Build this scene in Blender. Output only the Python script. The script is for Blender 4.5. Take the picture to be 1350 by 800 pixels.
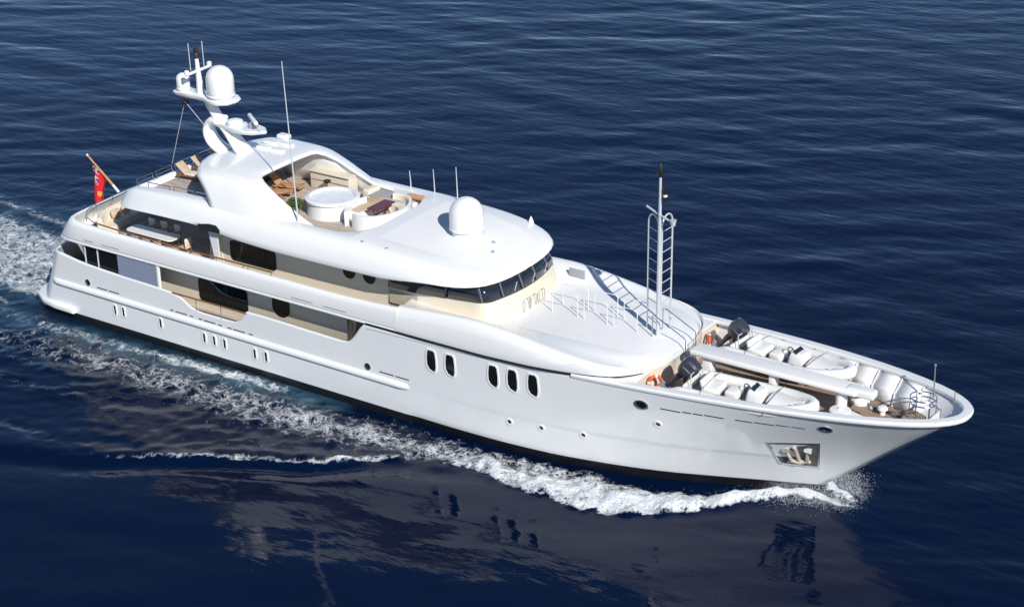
import bpy, bmesh, math, random
import numpy as np
from mathutils import Vector, Matrix

random.seed(7)
rng = np.random.default_rng(11)
S = bpy.context.scene
for o in list(bpy.data.objects):
    bpy.data.objects.remove(o)
COL = S.collection
R = math.radians

# ------------------------------------------------------------------ camera
cam_d = bpy.data.cameras.new('camera')
cam = bpy.data.objects.new('camera', cam_d)
COL.objects.link(cam)
S.camera = cam
cam_d.sensor_width = 36.0
cam_d.lens = 2396.9 / 1350.0 * 36.0
cam_d.clip_start = 1.0
cam_d.clip_end = 20000
_yaw, _pit, _rol = -0.59140, 0.42121, -0.015746
_f = Vector((math.sin(_yaw) * math.cos(_pit), math.cos(_yaw) * math.cos(_pit), -math.sin(_pit)))
_r = _f.cross(Vector((0, 0, 1))).normalized()
_u = _r.cross(_f)
_r2 = math.cos(_rol) * _r + math.sin(_rol) * _u
_u2 = -math.sin(_rol) * _r + math.cos(_rol) * _u
_m = Matrix((_r2, _u2, -_f)).transposed().to_4x4()
_m.translation = Vector((73.608, -66.206, 41.100))
cam.matrix_world = _m

# ------------------------------------------------------------------ world, sun, exposure
SUN_EL, SUN_AZ = R(35), math.atan2(-0.55, 0.83)      # direction towards the sun, in the x-y plane
w = bpy.data.worlds.new('World')
S.world = w
w.use_nodes = True
nt = w.node_tree
bg = nt.nodes['Background']
sky = nt.nodes.new('ShaderNodeTexSky')
sky.sky_type = 'NISHITA'
sky.sun_disc = False
sky.sun_elevation = SUN_EL
sky.sun_rotation = math.pi / 2 - SUN_AZ
sky.air_density = 0.75
sky.dust_density = 0.0
sky.ozone_density = 4.0
nt.links.new(sky.outputs[0], bg.inputs[0])
bg.inputs[1].default_value = 0.095
sun_d = bpy.data.lights.new('sun', 'SUN')
sun_d.energy = 4.5
sun_d.angle = R(0.5)
sun_d.color = (1.0, 0.968, 0.915)
sun = bpy.data.objects.new('sun', sun_d)
COL.objects.link(sun)
_sd = Vector((math.cos(SUN_EL) * math.cos(SUN_AZ), math.cos(SUN_EL) * math.sin(SUN_AZ), math.sin(SUN_EL)))
sun.rotation_euler = _sd.to_track_quat('Z', 'Y').to_euler()
sun.location = _sd * 200
S.view_settings.view_transform = 'Standard'
S.view_settings.look = 'None'
S.view_settings.gamma = 1
S.view_settings.use_curve_mapping = False
S.view_settings.exposure = 0.20


# ------------------------------------------------------------------ materials
def mat(name, col, rough=0.5, metal=0.0, spec=0.5, coat=0.0, var=0.0, vscale=2.0, bump=0.0, bscale=20.0):
    m = bpy.data.materials.new(name)
    m.use_nodes = True
    t = m.node_tree
    b = t.nodes['Principled BSDF']
    b.inputs['Base Color'].default_value = (*col, 1)
    b.inputs['Roughness'].default_value = rough
    b.inputs['Metallic'].default_value = metal
    b.inputs['Specular IOR Level'].default_value = spec
    b.inputs['Coat Weight'].default_value = coat
    b.inputs['Coat Roughness'].default_value = 0.08
    tc = t.nodes.new('ShaderNodeTexCoord')
    if var > 0:
        n = t.nodes.new('ShaderNodeTexNoise')
        n.inputs['Scale'].default_value = vscale
        n.inputs['Detail'].default_value = 6
        t.links.new(tc.outputs['Object'], n.inputs['Vector'])
        r = t.nodes.new('ShaderNodeValToRGB')
        r.color_ramp.elements[0].position = 0.3
        r.color_ramp.elements[1].position = 0.7
        r.color_ramp.elements[0].color = (*[c * (1 - var) for c in col], 1)
        r.color_ramp.elements[1].color = (*[min(1, c * (1 + var)) for c in col], 1)
        t.links.new(n.outputs['Fac'], r.inputs['Fac'])
        t.links.new(r.outputs['Color'], b.inputs['Base Color'])
    if bump > 0:
        n2 = t.nodes.new('ShaderNodeTexNoise')
        n2.inputs['Scale'].default_value = bscale
        n2.inputs['Detail'].default_value = 3
        t.links.new(tc.outputs['Object'], n2.inputs['Vector'])
        bp = t.nodes.new('ShaderNodeBump')
        bp.inputs['Strength'].default_value = bump
        bp.inputs['Distance'].default_value = 0.05
        t.links.new(n2.outputs['Fac'], bp.inputs['Height'])
        t.links.new(bp.outputs['Normal'], b.inputs['Normal'])
    return m


def teak(name, col, width=0.12, rough=0.7):
    m = mat(name, col, rough)
    t = m.node_tree
    b = t.nodes['Principled BSDF']
    tc = t.nodes.new('ShaderNodeTexCoord')
    sep = t.nodes.new('ShaderNodeSeparateXYZ')
    t.links.new(tc.outputs['Object'], sep.inputs[0])
    mul = t.nodes.new('ShaderNodeMath'); mul.operation = 'MULTIPLY'; mul.inputs[1].default_value = 1 / width
    t.links.new(sep.outputs['Y'], mul.inputs[0])
    fr = t.nodes.new('ShaderNodeMath'); fr.operation = 'FRACT'
    t.links.new(mul.outputs[0], fr.inputs[0])
    gt = t.nodes.new('ShaderNodeMath'); gt.operation = 'LESS_THAN'; gt.inputs[1].default_value = 0.1
    t.links.new(fr.outputs[0], gt.inputs[0])
    n = t.nodes.new('ShaderNodeTexNoise'); n.inputs['Scale'].default_value = 1.3; n.inputs['Detail'].default_value = 8
    mp = t.nodes.new('ShaderNodeMapping'); mp.inputs['Scale'].default_value = (0.6, 6, 6)
    t.links.new(tc.outputs['Object'], mp.inputs[0]); t.links.new(mp.outputs[0], n.inputs['Vector'])
    r = t.nodes.new('ShaderNodeValToRGB')
    r.color_ramp.elements[0].position = 0.3; r.color_ramp.elements[1].position = 0.7
    r.color_ramp.elements[0].color = (*[c * 0.72 for c in col], 1)
    r.color_ramp.elements[1].color = (*[c * 1.25 for c in col], 1)
    t.links.new(n.outputs['Fac'], r.inputs['Fac'])
    mx = t.nodes.new('ShaderNodeMixRGB')
    mx.inputs['Color2'].default_value = (*[c * 0.3 for c in col], 1)
    t.links.new(gt.outputs[0], mx.inputs['Fac']); t.links.new(r.outputs['Color'], mx.inputs['Color1'])
    t.links.new(mx.outputs[0], b.inputs['Base Color'])
    return m


M = {}
M['white'] = mat('white_paint', (0.79, 0.79, 0.775), 0.32, coat=0.6, var=0.012, vscale=0.35)
M['nonslip'] = mat('nonslip_white', (0.75, 0.75, 0.745), 0.85, spec=0.2, var=0.02, vscale=1.5, bump=0.15, bscale=40)
M['hull'] = mat('hull_paint', (0.76, 0.765, 0.765), 0.25, coat=1.0, var=0.02, vscale=0.25, bump=0.12, bscale=0.5)
M['hull'].node_tree.nodes['Principled BSDF'].inputs['Coat Roughness'].default_value = 0.03
M['cream'] = mat('cream_paint', (0.68, 0.61, 0.485), 0.4, coat=0.2, var=0.02, vscale=0.5)
M['bottom'] = mat('bottom_paint', (0.012, 0.013, 0.016), 0.35, var=0.3, vscale=1.2)
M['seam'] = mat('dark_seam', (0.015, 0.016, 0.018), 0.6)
M['grey'] = mat('grey_paint', (0.30, 0.32, 0.36), 0.5)
M['mullion'] = mat('mullion_grey', (0.10, 0.115, 0.14), 0.4)
M['rail_white'] = mat('rail_white', (0.70, 0.71, 0.72), 0.35, coat=0.3)
M['louver'] = mat('louver_grey', (0.21, 0.25, 0.33), 0.45)
M['glass'] = mat('dark_glass', (0.008, 0.010, 0.010), 0.06, spec=0.5)
M['bridge_glass'] = mat('bridge_glass', (0.012, 0.018, 0.028), 0.05, spec=0.6)
M['teak'] = teak('teak_deck', (0.33, 0.24, 0.18))
M['teak_light'] = teak('weathered_teak', (0.46, 0.39, 0.33))
M['wood'] = mat('varnished_wood', (0.20, 0.085, 0.03), 0.3, coat=0.4, var=0.25, vscale=8)
M['redwood'] = mat('mahogany', (0.13, 0.03, 0.03), 0.35, coat=0.3, var=0.25, vscale=8)
M['pole_wood'] = mat('staff_wood', (0.52, 0.27, 0.08), 0.35, coat=0.4, var=0.15, vscale=9)
M['steel'] = mat('stainless_steel', (0.62, 0.63, 0.65), 0.22, metal=1.0)
M['alu'] = mat('painted_aluminium', (0.62, 0.64, 0.67), 0.4, metal=0.3)
M['cushion'] = mat('cream_cushion', (0.70, 0.62, 0.50), 0.9, var=0.06, vscale=6, bump=0.2, bscale=14)
M['tan'] = mat('tan_cushion', (0.50, 0.38, 0.26), 0.9, var=0.1, vscale=5, bump=0.2, bscale=14)
M['towel'] = mat('orange_towel', (0.44, 0.24, 0.12), 0.95, var=0.2, vscale=7, bump=0.4, bscale=25)
M['pad'] = mat('grey_pad', (0.36, 0.35, 0.34), 0.9, var=0.05, vscale=5, bump=0.2, bscale=18)
M['dark'] = mat('dark_interior', (0.03, 0.03, 0.034), 0.7)
M['black'] = mat('black_plastic', (0.012, 0.012, 0.014), 0.4)
M['cowl'] = mat('graphite_cowl', (0.035, 0.038, 0.05), 0.28, coat=0.5)
M['tube'] = mat('inflatable_white', (0.74, 0.73, 0.70), 0.55, var=0.03, vscale=2, bump=0.08, bscale=6)
M['gelcoat'] = mat('gelcoat', (0.78, 0.77, 0.74), 0.35, coat=0.3)
M['floor_grey'] = mat('nonslip_grey', (0.20, 0.20, 0.21), 0.8)
M['ring'] = mat('ring_orange', (0.72, 0.10, 0.03), 0.6)
M['flag_red'] = mat('flag_red', (0.62, 0.015, 0.02), 0.85, var=0.08, vscale=4)
M['flag_blue'] = mat('flag_blue', (0.02, 0.03, 0.18), 0.85)
M['flag_white'] = mat('flag_white', (0.75, 0.75, 0.75), 0.85)
M['flag_gold'] = mat('flag_gold', (0.60, 0.33, 0.06), 0.85)
M['leaf'] = mat('leaf', (0.07, 0.11, 0.03), 0.6, var=0.3, vscale=12)
M['clay'] = mat('planter_grey', (0.35, 0.34, 0.32), 0.7)
M['lamp_dark'] = mat('lamp_dark', (0.035, 0.02, 0.022), 0.4)
M['jac_water'] = mat('tub_water', (0.72, 0.76, 0.78), 0.25, var=0.12, vscale=5, bump=0.6, bscale=9)
M['galv'] = mat('galvanised', (0.34, 0.33, 0.31), 0.5, metal=0.6, var=0.2, vscale=5)
M['anchor_steel'] = mat('anchor_steel', (0.46, 0.40, 0.34), 0.55, var=0.3, vscale=5)
M['pocket'] = mat('pocket_steel', (0.13, 0.13, 0.125), 0.55, metal=0.2, var=0.55, vscale=2.2)
M['rust'] = mat('brown_steel', (0.30, 0.21, 0.15), 0.7, var=0.3, vscale=4)


# ------------------------------------------------------------------ mesh helpers
class MB:
    def __init__(s):
        s.v = []; s.f = []; s.mi = []; s.sm = []

    def add(s, vs, fs, mi=0, smooth=True):
        o = len(s.v)
        s.v += [tuple(map(float, p)) for p in vs]
        for f in fs:
            s.f.append([i + o for i in f]); s.mi.append(mi); s.sm.append(smooth)

    def grid(s, rows, mi=0, closeu=False, closev=False, flip=False):
        n = len(rows); m = len(rows[0])
        vs = [p for r in rows for p in r]
        fs = []
        for i in range(n if closeu else n - 1):
            for j in range(m if closev else m - 1):
                a, b = i * m + j, i * m + (j + 1) % m
                c, d = ((i + 1) % n) * m + (j + 1) % m, ((i + 1) % n) * m + j
                q = [a, b, c, d]
                fs.append(q[::-1] if flip else q)
        s.add(vs, fs, mi)

    def box(s, c, d, rz=0.0, mi=0, taper=1.0, bev=0.0, ry=0.0):
        """c centre, d full sizes; taper scales the top"""
        hx, hy, hz = d[0] / 2, d[1] / 2, d[2] / 2
        b = min(bev, hx * .9, hy * .9, hz * .9)
        def P(x, y, z):
            k = 1 + (taper - 1) * (z / hz + 1) / 2
            x, y = x * k, y * k
            if ry:
                x, z = x * math.cos(ry) + z * math.sin(ry), -x * math.sin(ry) + z * math.cos(ry)
            return (c[0] + x * math.cos(rz) - y * math.sin(rz), c[1] + x * math.sin(rz) + y * math.cos(rz), c[2] + z)
        if b <= 0:
            vs = [P(x, y, z) for z in (-hz, hz) for x, y in ((-hx, -hy), (hx, -hy), (hx, hy), (-hx, hy))]
            s.add(vs, [(3, 2, 1, 0), (4, 5, 6, 7), (0, 1, 5, 4), (1, 2, 6, 5), (2, 3, 7, 6), (3, 0, 4, 7)], mi, False)
            return
        def ring(ix, iz, n=3):
            pts = []
            for q, (sx, sy) in enumerate(((1, 1), (-1, 1), (-1, -1), (1, -1))):
                for k in range(n + 1):
                    a = (q + k / n) * math.pi / 2
                    r = b - ix
                    pts.append(P(sx * (hx - b) + r * math.cos(a), sy * (hy - b) + r * math.sin(a), iz))
            return pts
        rows = []
        for k in range(4):
            a = k / 3 * math.pi / 2
            rows.append(ring(b * (1 - math.sin(a)), -hz + b * (1 - math.cos(a))))
        for k in range(4):
            a = k / 3 * math.pi / 2
            rows.append(ring(b * (1 - math.cos(a)), hz - b * (1 - math.sin(a))))
        s.grid(rows, mi, closev=True)
        m = len(rows[0])
        s.add(rows[0], [list(range(m))[::-1]], mi)
        s.add(rows[-1], [list(range(m))], mi)

    def tube(s, pts, r, n=8, mi=0, caps=True, closed=False):
        pts = [Vector(p) for p in pts]
        N = len(pts)
        rr = r if hasattr(r, '__len__') else [r] * N
        rows = []
        up = None
        for i, p in enumerate(pts):
            if closed:
                t = pts[(i + 1) % N] - pts[i - 1]
            else:
                t = pts[min(i + 1, N - 1)] - pts[max(i - 1, 0)]
            t.normalize()
            if up is None:
                up = Vector((0, 0, 1)) if abs(t.z) < .9 else Vector((1, 0, 0))
            a = t.cross(up).normalized()
            up = a.cross(t).normalized()
            rows.append([p + (a * math.cos(k * 2 * math.pi / n) + up * math.sin(k * 2 * math.pi / n)) * rr[i] for k in range(n)])
        s.grid(rows, mi, closev=True, closeu=closed)
        if caps and not closed:
            s.add(rows[0], [list(range(n))], mi, False)
            s.add(rows[-1], [list(range(n))[::-1]], mi, False)

    def lathe(s, prof, c, n=24, mi=0, axis=(0, 0, 1)):
        ax = Vector(axis).normalized()
        q = Vector((0, 0, 1)).rotation_difference(ax)
        rows = [[Vector(c) + q @ Vector((r * math.cos(k * 2 * math.pi / n), r * math.sin(k * 2 * math.pi / n), z)) for k in range(n)] for r, z in prof]
        s.grid(rows, mi, closev=True)
        for row, rev in ((rows[0], True), (rows[-1], False)):
            if (row[0] - row[n // 2]).length > 1e-4:
                s.add(row, [list(range(n))[::-1] if rev else list(range(n))], mi, False)

    def prism(s, out, z0, z1, mi=0, smooth=False):
        n = len(out)
        z0f = z0 if callable(z0) else (lambda x, y: z0)
        z1f = z1 if callable(z1) else (lambda x, y: z1)
        vs = [(x, y, z0f(x, y)) for x, y in out] + [(x, y, z1f(x, y)) for x, y in out]
        fs = [list(range(n))[::-1], list(range(n, 2 * n))] + [[i, (i + 1) % n, n + (i + 1) % n, n + i] for i in range(n)]
        s.add(vs, fs, mi, smooth)

    def plate(s, pts, nrm, th, mi=0):
        """flat polygon given by 3-D points, thickened along nrm"""
        nv = Vector(nrm).normalized() * th
        n = len(pts)
        vs = [Vector(p) for p in pts] + [Vector(p) + nv for p in pts]
        fs = [list(range(n))[::-1], list(range(n, 2 * n))] + [[i, (i + 1) % n, n + (i + 1) % n, n + i] for i in range(n)]
        s.add(vs, fs, mi, False)

    def build(s, name, m, parent=None, loc=None, solid=0.0, bevel=0.0, sub=0, angle=38, offset=-1):
        me = bpy.data.meshes.new(name)
        me.from_pydata(s.v, [], s.f)
        ms = m if isinstance(m, (list, tuple)) else [m]
        for k in ms:
            me.materials.append(M[k] if isinstance(k, str) else k)
        me.polygons.foreach_set('material_index', s.mi)
        bm = bmesh.new(); bm.from_mesh(me)
        bmesh.ops.remove_doubles(bm, verts=bm.verts, dist=1e-5)
        bmesh.ops.recalc_face_normals(bm, faces=bm.faces)
        bm.to_mesh(me); bm.free()
        me.polygons.foreach_set('use_smooth', [True] * len(me.polygons))
        me.set_sharp_from_angle(angle=R(angle))
        o = bpy.data.objects.new(name, me)
        COL.objects.link(o)
        if parent: o.parent = parent
        if loc: o.location = loc
        if solid:
            k = o.modifiers.new('solid', 'SOLIDIFY'); k.thickness = solid; k.offset = offset; k.use_even_offset = False
        if bevel:
            k = o.modifiers.new('bevel', 'BEVEL'); k.width = bevel; k.segments = 2; k.limit_method = 'ANGLE'; k.angle_limit = R(40)
        if sub:
            k = o.modifiers.new('sub', 'SUBSURF'); k.levels = sub; k.render_levels = sub
        return o


def empty(name, loc, label, cat, group=None, rz=0.0):
    o = bpy.data.objects.new(name, None)
    COL.objects.link(o)
    o.location = loc; o.rotation_euler = (0, 0, rz)
    o.empty_display_size = 0.5
    o['label'] = label; o['category'] = cat
    if group: o['group'] = group
    return o


def tag(o, label, cat, group=None):
    o['label'] = label; o['category'] = cat
    if group: o['group'] = group
    return o


def copy_tree(o, loc=None, rz=None, label=None, parent=None):
    c = o.copy(); COL.objects.link(c)
    if parent: c.parent = parent
    if loc is not None: c.location = loc
    if rz is not None: c.rotation_euler = (0, 0, rz)
    if label: c['label'] = label
    for ch in [k for k in bpy.data.objects if k.parent == o and k != c]:
        copy_tree(ch, parent=c)
    return c


def tab(t):
    xs = np.array([a[0] for a in t], float); ys = np.array([a[1] for a in t], float)
    h = np.diff(xs); dl = np.diff(ys) / h; m = np.zeros(len(xs))
    for i in range(1, len(xs) - 1):
        if dl[i - 1] * dl[i] > 0:
            m[i] = 2 * dl[i - 1] * dl[i] / (dl[i - 1] + dl[i])
    m[0] = dl[0]; m[-1] = dl[-1]
    def f(x):
        x = float(min(max(x, xs[0]), xs[-1]))
        i = int(min(max(np.searchsorted(xs, x) - 1, 0), len(xs) - 2))
        u = (x - xs[i]) / h[i]
        return float(ys[i] * (1 + 2 * u) * (1 - u) ** 2 + m[i] * h[i] * u * (1 - u) ** 2 + ys[i + 1] * u * u * (3 - 2 * u) + m[i + 1] * h[i] * u * u * (u - 1))
    return f


def rrect(w, h, r, n=4):
    """rounded rectangle outline centred at 0"""
    p = []
    for q, (sx, sy) in enumerate(((1, 1), (-1, 1), (-1, -1), (1, -1))):
        for k in range(n + 1):
            a = (q + k / n) * math.pi / 2
            p.append((sx * (w / 2 - r) + r * math.cos(a), sy * (h / 2 - r) + r * math.sin(a)))
    return p


# ------------------------------------------------------------------ hull shape functions (bow = +x, starboard = -y, water z = 0)
Y_WL = tab([(-2, 4.38), (20, 4.42), (28, 4.42), (30.5, 4.36), (33.7, 4.08), (36.6, 3.5), (39, 2.82), (41.5, 1.85), (43.3, 1.1), (44.8, .5), (45.9, .03)])
Z_CAP = tab([(0, 4.74), (23.6, 4.74), (30.6, 4.77), (33, 4.86), (35, 4.96), (38, 5.08), (45, 5.38), (52, 5.66)])


def Y_CAP(x):
    t = min(max((x - 28) / 24.0, 0), .99999)
    return max(4.5 * (1 - t ** 2.19) ** .46, .02)


def stem_x(z):
    return float(np.interp(z, [-1.2, 0, .6, 1.81, 3.32, 4.97, 5.7], [44.0, 45.2, 45.9, 47.4, 49.2, 51.25, 52.0]))


def hull_row(t, q):
    zt = .6 + t * 5.06
    xf = stem_x(zt)
    x = 26 + (xf - 26) * q
    yw = Y_WL(26 + 19.9 * q); yc = Y_CAP(26 + 26 * q)
    y = yw + (yc - yw) * t ** (.75 + 1.15 * q)
    kn = min(max((t - .30) / .05, 0), 1)
    y += .026 * kn * kn * (3 - 2 * kn) * (1 - t) / .65 * min(1, q * 4) * min(1, (1 - q) * 8)
    return x, y, .6 + t * (Z_CAP(26 + 26 * q) - .6)


def hull_y(x, z):
    """half breadth of the forward hull at (x, z)"""
    if x <= 26:
        t = min(max((z - .6) / 4.14, 0), 1)
        return 4.42 + .08 * t ** .6
    t = min(max((z - .6) / (Z_CAP(x) - .6), 0), 1)
    for _ in range(6):
        xf = stem_x(.6 + t * 5.06)
        q = min((x - 26) / (xf - 26), 1)
        t = min(max((z - .6) / (Z_CAP(26 + 26 * q) - .6), 0), 1)
    return hull_row(t, q)[1]


def hull_n(x, z):
    """outward starboard normal"""
    e = .15
    y0 = hull_y(x, z)
    a = Vector((e, -(hull_y(x + e, z) - y0), 0)); b = Vector((0, -(hull_y(x, z + e) - y0), e))
    n = a.cross(b)
    if n.y > 0: n = -n
    return n.normalized()


# ------------------------------------------------------------------ SEA
def build_sea():
    def axis(lo, hi, fine_lo, fine_hi, fine, coarse, far):
        a = list(np.arange(fine_lo, fine_hi, fine))
        x = fine_lo; st = fine; left = []
        while x > lo:
            st = min(st * 1.06, coarse); x -= st; left.append(x)
        while x > -far:
            st *= 1.35; x -= st; left.append(x)
        x = a[-1]; st = fine; right = []
        while x < hi:
            st = min(st * 1.06, coarse); x += st; right.append(x)
        while x < far:
            st *= 1.35; x += st; right.append(x)
        return np.array(left[::-1] + a + right)
    xs = axis(-75, 75, -22, 52, .17, .36, 9000)
    ys = axis(-40, 105, -17, 3, .15, .36, 9000)
    X, Y = np.meshgrid(xs, ys, indexing='ij')
    near = np.clip(1 - np.maximum(np.maximum(np.abs(X) - 90, 0), np.maximum(np.abs(Y - 30) - 90, 0)) / 40, 0, 1)
    Z = np.zeros_like(X); ZS = np.zeros_like(X)
    # directional wave field, crests lying across the line of sight
    base = math.atan2(.86, -.40)
    for k in range(120):
        lam = 0.8 * (9.0 / .8) ** (rng.random() ** 1.4)
        th = base + rng.normal(0, .38)
        slope = .0066 * (lam / 3.0) ** .10
        a = slope * lam / (2 * math.pi)
        kk = 2 * math.pi / lam
        ph = kk * (X * math.cos(th) + Y * math.sin(th)) + rng.random() * 6.28
        s = np.sin(ph)
        if lam < 2.2: ZS += a * s
        else: Z += a * (s + .18 * np.cos(2 * ph))
    # slow gusts: calmer and rougher patches
    pat = np.zeros_like(X)
    for k in range(14):
        lam = rng.uniform(14, 60); th = rng.uniform(0, 6.28)
        pat += np.sin(2 * math.pi / lam * (X * math.cos(th) + Y * math.sin(th)) + rng.random() * 6.28)
    pat = .85 + .12 * pat / 2.6
    Z *= np.clip(pat, .45, 1.4); ZS *= np.clip(pat, .3, 1.5)
    # the hull's lee: the water close on the starboard side lies smoother
    lee = np.exp(-np.abs((X - 32) / 22) ** 4) * np.clip((-2 - Y) / 6, 0, 1)
    Z = Z * (1 - .30 * lee) + ZS * (1 - .70 * lee)
    Z *= near

    # ---- wake
    hy = np.interp(X, [-2, 20, 28, 30.5, 33.7, 36.6, 39, 41.5, 43.3, 44.8, 45.9, 47], [4.4, 4.42, 4.42, 4.36, 4.08, 3.5, 2.82, 1.85, 1.1, .5, .05, 0])
    AY = np.abs(Y)
    d = AY - hy                                      # distance off the hull side
    foam = np.zeros_like(X); aer = np.zeros_like(X)

    def curve(xs_, ys_):
        return np.interp(X, xs_, ys_)
    def g(v, s):
        return np.exp(-(v / s) ** 2)
    def band(lo, hi, soft):
        return 1 / (1 + np.exp(-(X - lo) / soft)) * 1 / (1 + np.exp((X - hi) / soft))
    # crest of the bow wave: outer edge of its foam
    cx = [18, 22, 26, 28.6, 32, 34.7, 36.7, 38.5, 40.8, 42.2, 43.4, 44.9, 46.2, 47.2]
    cy = [8.9, 8.2, 7.2, 6.7, 6.65, 6.95, 7.05, 6.75, 5.4, 3.9, 2.6, 1.3, .75, .4]
    c = curve(cx, cy)
    jag = sum(a_ * np.sin(X * f_ + p_ + 1.7 * np.sin(X * f_ * .31 + p_)) for a_, f_, p_ in ((.10, 2.1, .3), (.08, 4.7, 1.9), (.06, 8.3, 4.0), (.045, 15.0, 2.2), (.03, 24.0, .9)))
    c = c + jag * np.clip(c / 3, .2, 1)
    inner = np.maximum(hy, c - curve([20, 28, 33, 37, 41, 44, 47], [6, 5, 4, 3.4, 2.5, 1.5, .8]))
    cc_ = c - curve([20, 30, 36, 41, 45, 47], [.3, .5, .75, .75, .45, .15])
    wv = np.clip((AY - inner) / np.maximum(cc_ - inner, .2), 0, 2.2)
    prof = np.where(wv < 1, np.sin(np.clip(wv, 0, 1) * math.pi * .5) ** 2, np.exp(-((AY - cc_) / .55) ** 2))
    amp = curve([22, 27, 32, 36, 39, 42, 44.8, 45.9, 46.6], [.0, .06, .13, .20, .28, .38, .42, .20, 0])
    Z += amp * prof
    # trough between crest and hull
    tr = curve([26, 31, 35, 38, 41, 43, 45], [0, .08, .16, .24, .24, .12, 0])
    Z -= tr * g(d - .4, 1.0) * (d > -1.0)
    # densities
    body = np.clip((AY - inner + .35) / .7, 0, 1) * np.clip((c + .12 - AY) / .22, 0, 1)
    lvl = curve([17, 20, 24, 27, 29, 31, 34, 37, 40, 43, 46, 47.2, 47.8], [0, .12, .36, .48, .58, .68, .80, .90, .98, 1.05, 1.05, .8, 0])
    crest_boost = g(wv - .9, .35)
    foam = np.maximum(foam, body * lvl * (.64 + .32 * crest_boost))
    near_hull = g(d - .5, .55) * band(24, 36, 1.2) * .35
    foam = np.maximum(foam, near_hull)
    # grey churned band trailing aft of the bow wave, drifting away from the side
    cen = curve([-12, -2, 4, 10, 16, 22, 28, 33], [9.0, 8.0, 7.5, 7.2, 7.1, 7.0, 6.2, 5.6])
    wid = curve([-12, 0, 10, 18, 26, 32], [2.2, 2.0, 1.9, 2.0, 1.6, 1.0])
    lv = curve([-14, -4, 2, 8, 13, 18, 24, 30, 33], [.14, .26, .34, .42, .46, .50, .54, .48, 0])
    foam = np.maximum(foam, g(AY - cen, wid) * lv)
    # bright aerated strip hugging the aft half of the side
    cen2 = curve([-20, -6, 0, 6, 11, 16, 20], [6.2, 6.0, 5.8, 5.6, 5.2, 5.0, 4.7])
    lv2 = curve([-20, -8, 0, 5, 9, 12, 15, 17.5, 20, 21], [.16, .24, .36, .42, .52, .64, .70, .60, .22, 0])
    s2 = g(AY - cen2, curve([-10, 6, 14, 20], [.75, .62, .6, .4]))
    foam = np.maximum(foam, s2 * lv2)
    aer = np.maximum(aer, g(AY - cen2 - .1, 1.0) * curve([-22, -6, 2, 10, 15, 19, 22, 23], [.25, .45, .65, .8, .95, 1.0, .5, 0]))
    # diverging wave line further out, whose crest has just broken
    c3 = curve([10, 15.5, 18, 21, 25, 26.5, 28.6, 31], [17.4, 15.2, 13.5, 11.8, 9.9, 8.6, 7.0, 6.6])
    l3 = curve([12, 15, 17, 20, 22.2, 24, 26, 27.5, 30], [0, .16, .40, .55, .50, .60, .66, .55, 0])
    Z += .16 * g(AY - c3 + .5, .9) * band(11, 29, 1.5) - .10 * g(AY - c3 - .9, .8) * band(11, 29, 1.5)
    foam = np.maximum(foam, np.exp(-np.where(AY > c3, (AY - c3) / .13, (c3 - AY) / .5) ** 2) * l3)
    sheet = np.clip((c3 - AY) / .6, 0, 1) * np.clip((AY - cen) / 1.2, 0, 1) * band(14, 29, 2)
    foam = np.maximum(foam, sheet * .22)
    # old streaks between that line and the stern
    for (xa, ya, xb, yb, wd, l) in ((-6, 12.5, 12, 10.8, .45, .30), (-14, 10.5, 8, 9.4, .5, .30), (0, 15.4, 15, 14.6, .5, .22)):
        cc = np.interp(X, [xa, xb], [ya, yb])
        foam = np.maximum(foam, g(AY - cc, wd) * l * band(xa, xb, 2.0))
    # propeller wash astern
    half = np.interp(-X, [-1, 3, 10, 25, 60, 120], [3.6, 4.2, 5.0, 7.0, 11, 16])
    astern = 1 / (1 + np.exp((X - .6) / .35))
    wash = np.clip((half - AY) / 1.6 + .2, 0, 1) * astern
    fall = np.interp(-X, [-1, 2, 8, 16, 30, 80, 140], [.62, .56, .54, .54, .46, .25, 0])
    foam = np.maximum(foam, wash * fall)
    aer = np.maximum(aer, np.clip((half + 1.5 - AY) / 3, 0, 1) * astern * np.interp(-X, [0, 10, 30, 100], [.9, .8, .5, 0]))
    edge = g(AY - half - .6, .5) * astern * np.interp(-X, [0, 2, 6, 20, 60], [0, .45, .5, .4, .1])
    foam = np.maximum(foam, edge)
    # churned water is lumpy
    rough = np.zeros_like(X)
    for k in range(46):
        lam = .34 * (2.6 / .34) ** rng.random(); th = rng.uniform(0, 6.28)
        ph = 2 * math.pi / lam * (X * math.cos(th) + Y * math.sin(th)) + rng.random() * 6.28
        rough += lam * .014 * np.sin(ph + .8 * np.sin(ph * .37 + k))
    fine_reg = ((X > -22) & (X < 52) & (Y > -17.5) & (Y < 4)).astype(float)
    Z += rough * np.clip(foam * 1.7, 0, 1.15) * (.35 + .65 * fine_reg)
    nx, ny = X.shape
    co = np.stack([X, Y, Z], -1).reshape(-1, 3)
    idx = np.arange(nx * ny).reshape(nx, ny)
    q = np.stack([idx[:-1, :-1], idx[1:, :-1], idx[1:, 1:], idx[:-1, 1:]], -1).reshape(-1, 4)
    me = bpy.data.meshes.new('sea')
    me.vertices.add(len(co)); me.vertices.foreach_set('co', co.ravel())
    me.loops.add(q.size); me.loops.foreach_set('vertex_index', q.ravel().astype(np.int32))
    me.polygons.add(len(q)); me.polygons.foreach_set('loop_start', np.arange(0, q.size, 4, dtype=np.int32))
    me.update(calc_edges=True)
    me.polygons.foreach_set('use_smooth', np.ones(len(q), bool))
    for nm, arr in (('foam', foam), ('aer', aer), ('ruffle', 1 - .68 * lee)):
        at = me.attributes.new(nm, 'FLOAT', 'POINT'); at.data.foreach_set('value', arr.ravel().astype(np.float32))
    me.materials.append(sea_material())
    o = bpy.data.objects.new('sea', me); COL.objects.link(o)
    o['kind'] = 'structure'
    return X, Y, Z, foam


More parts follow.
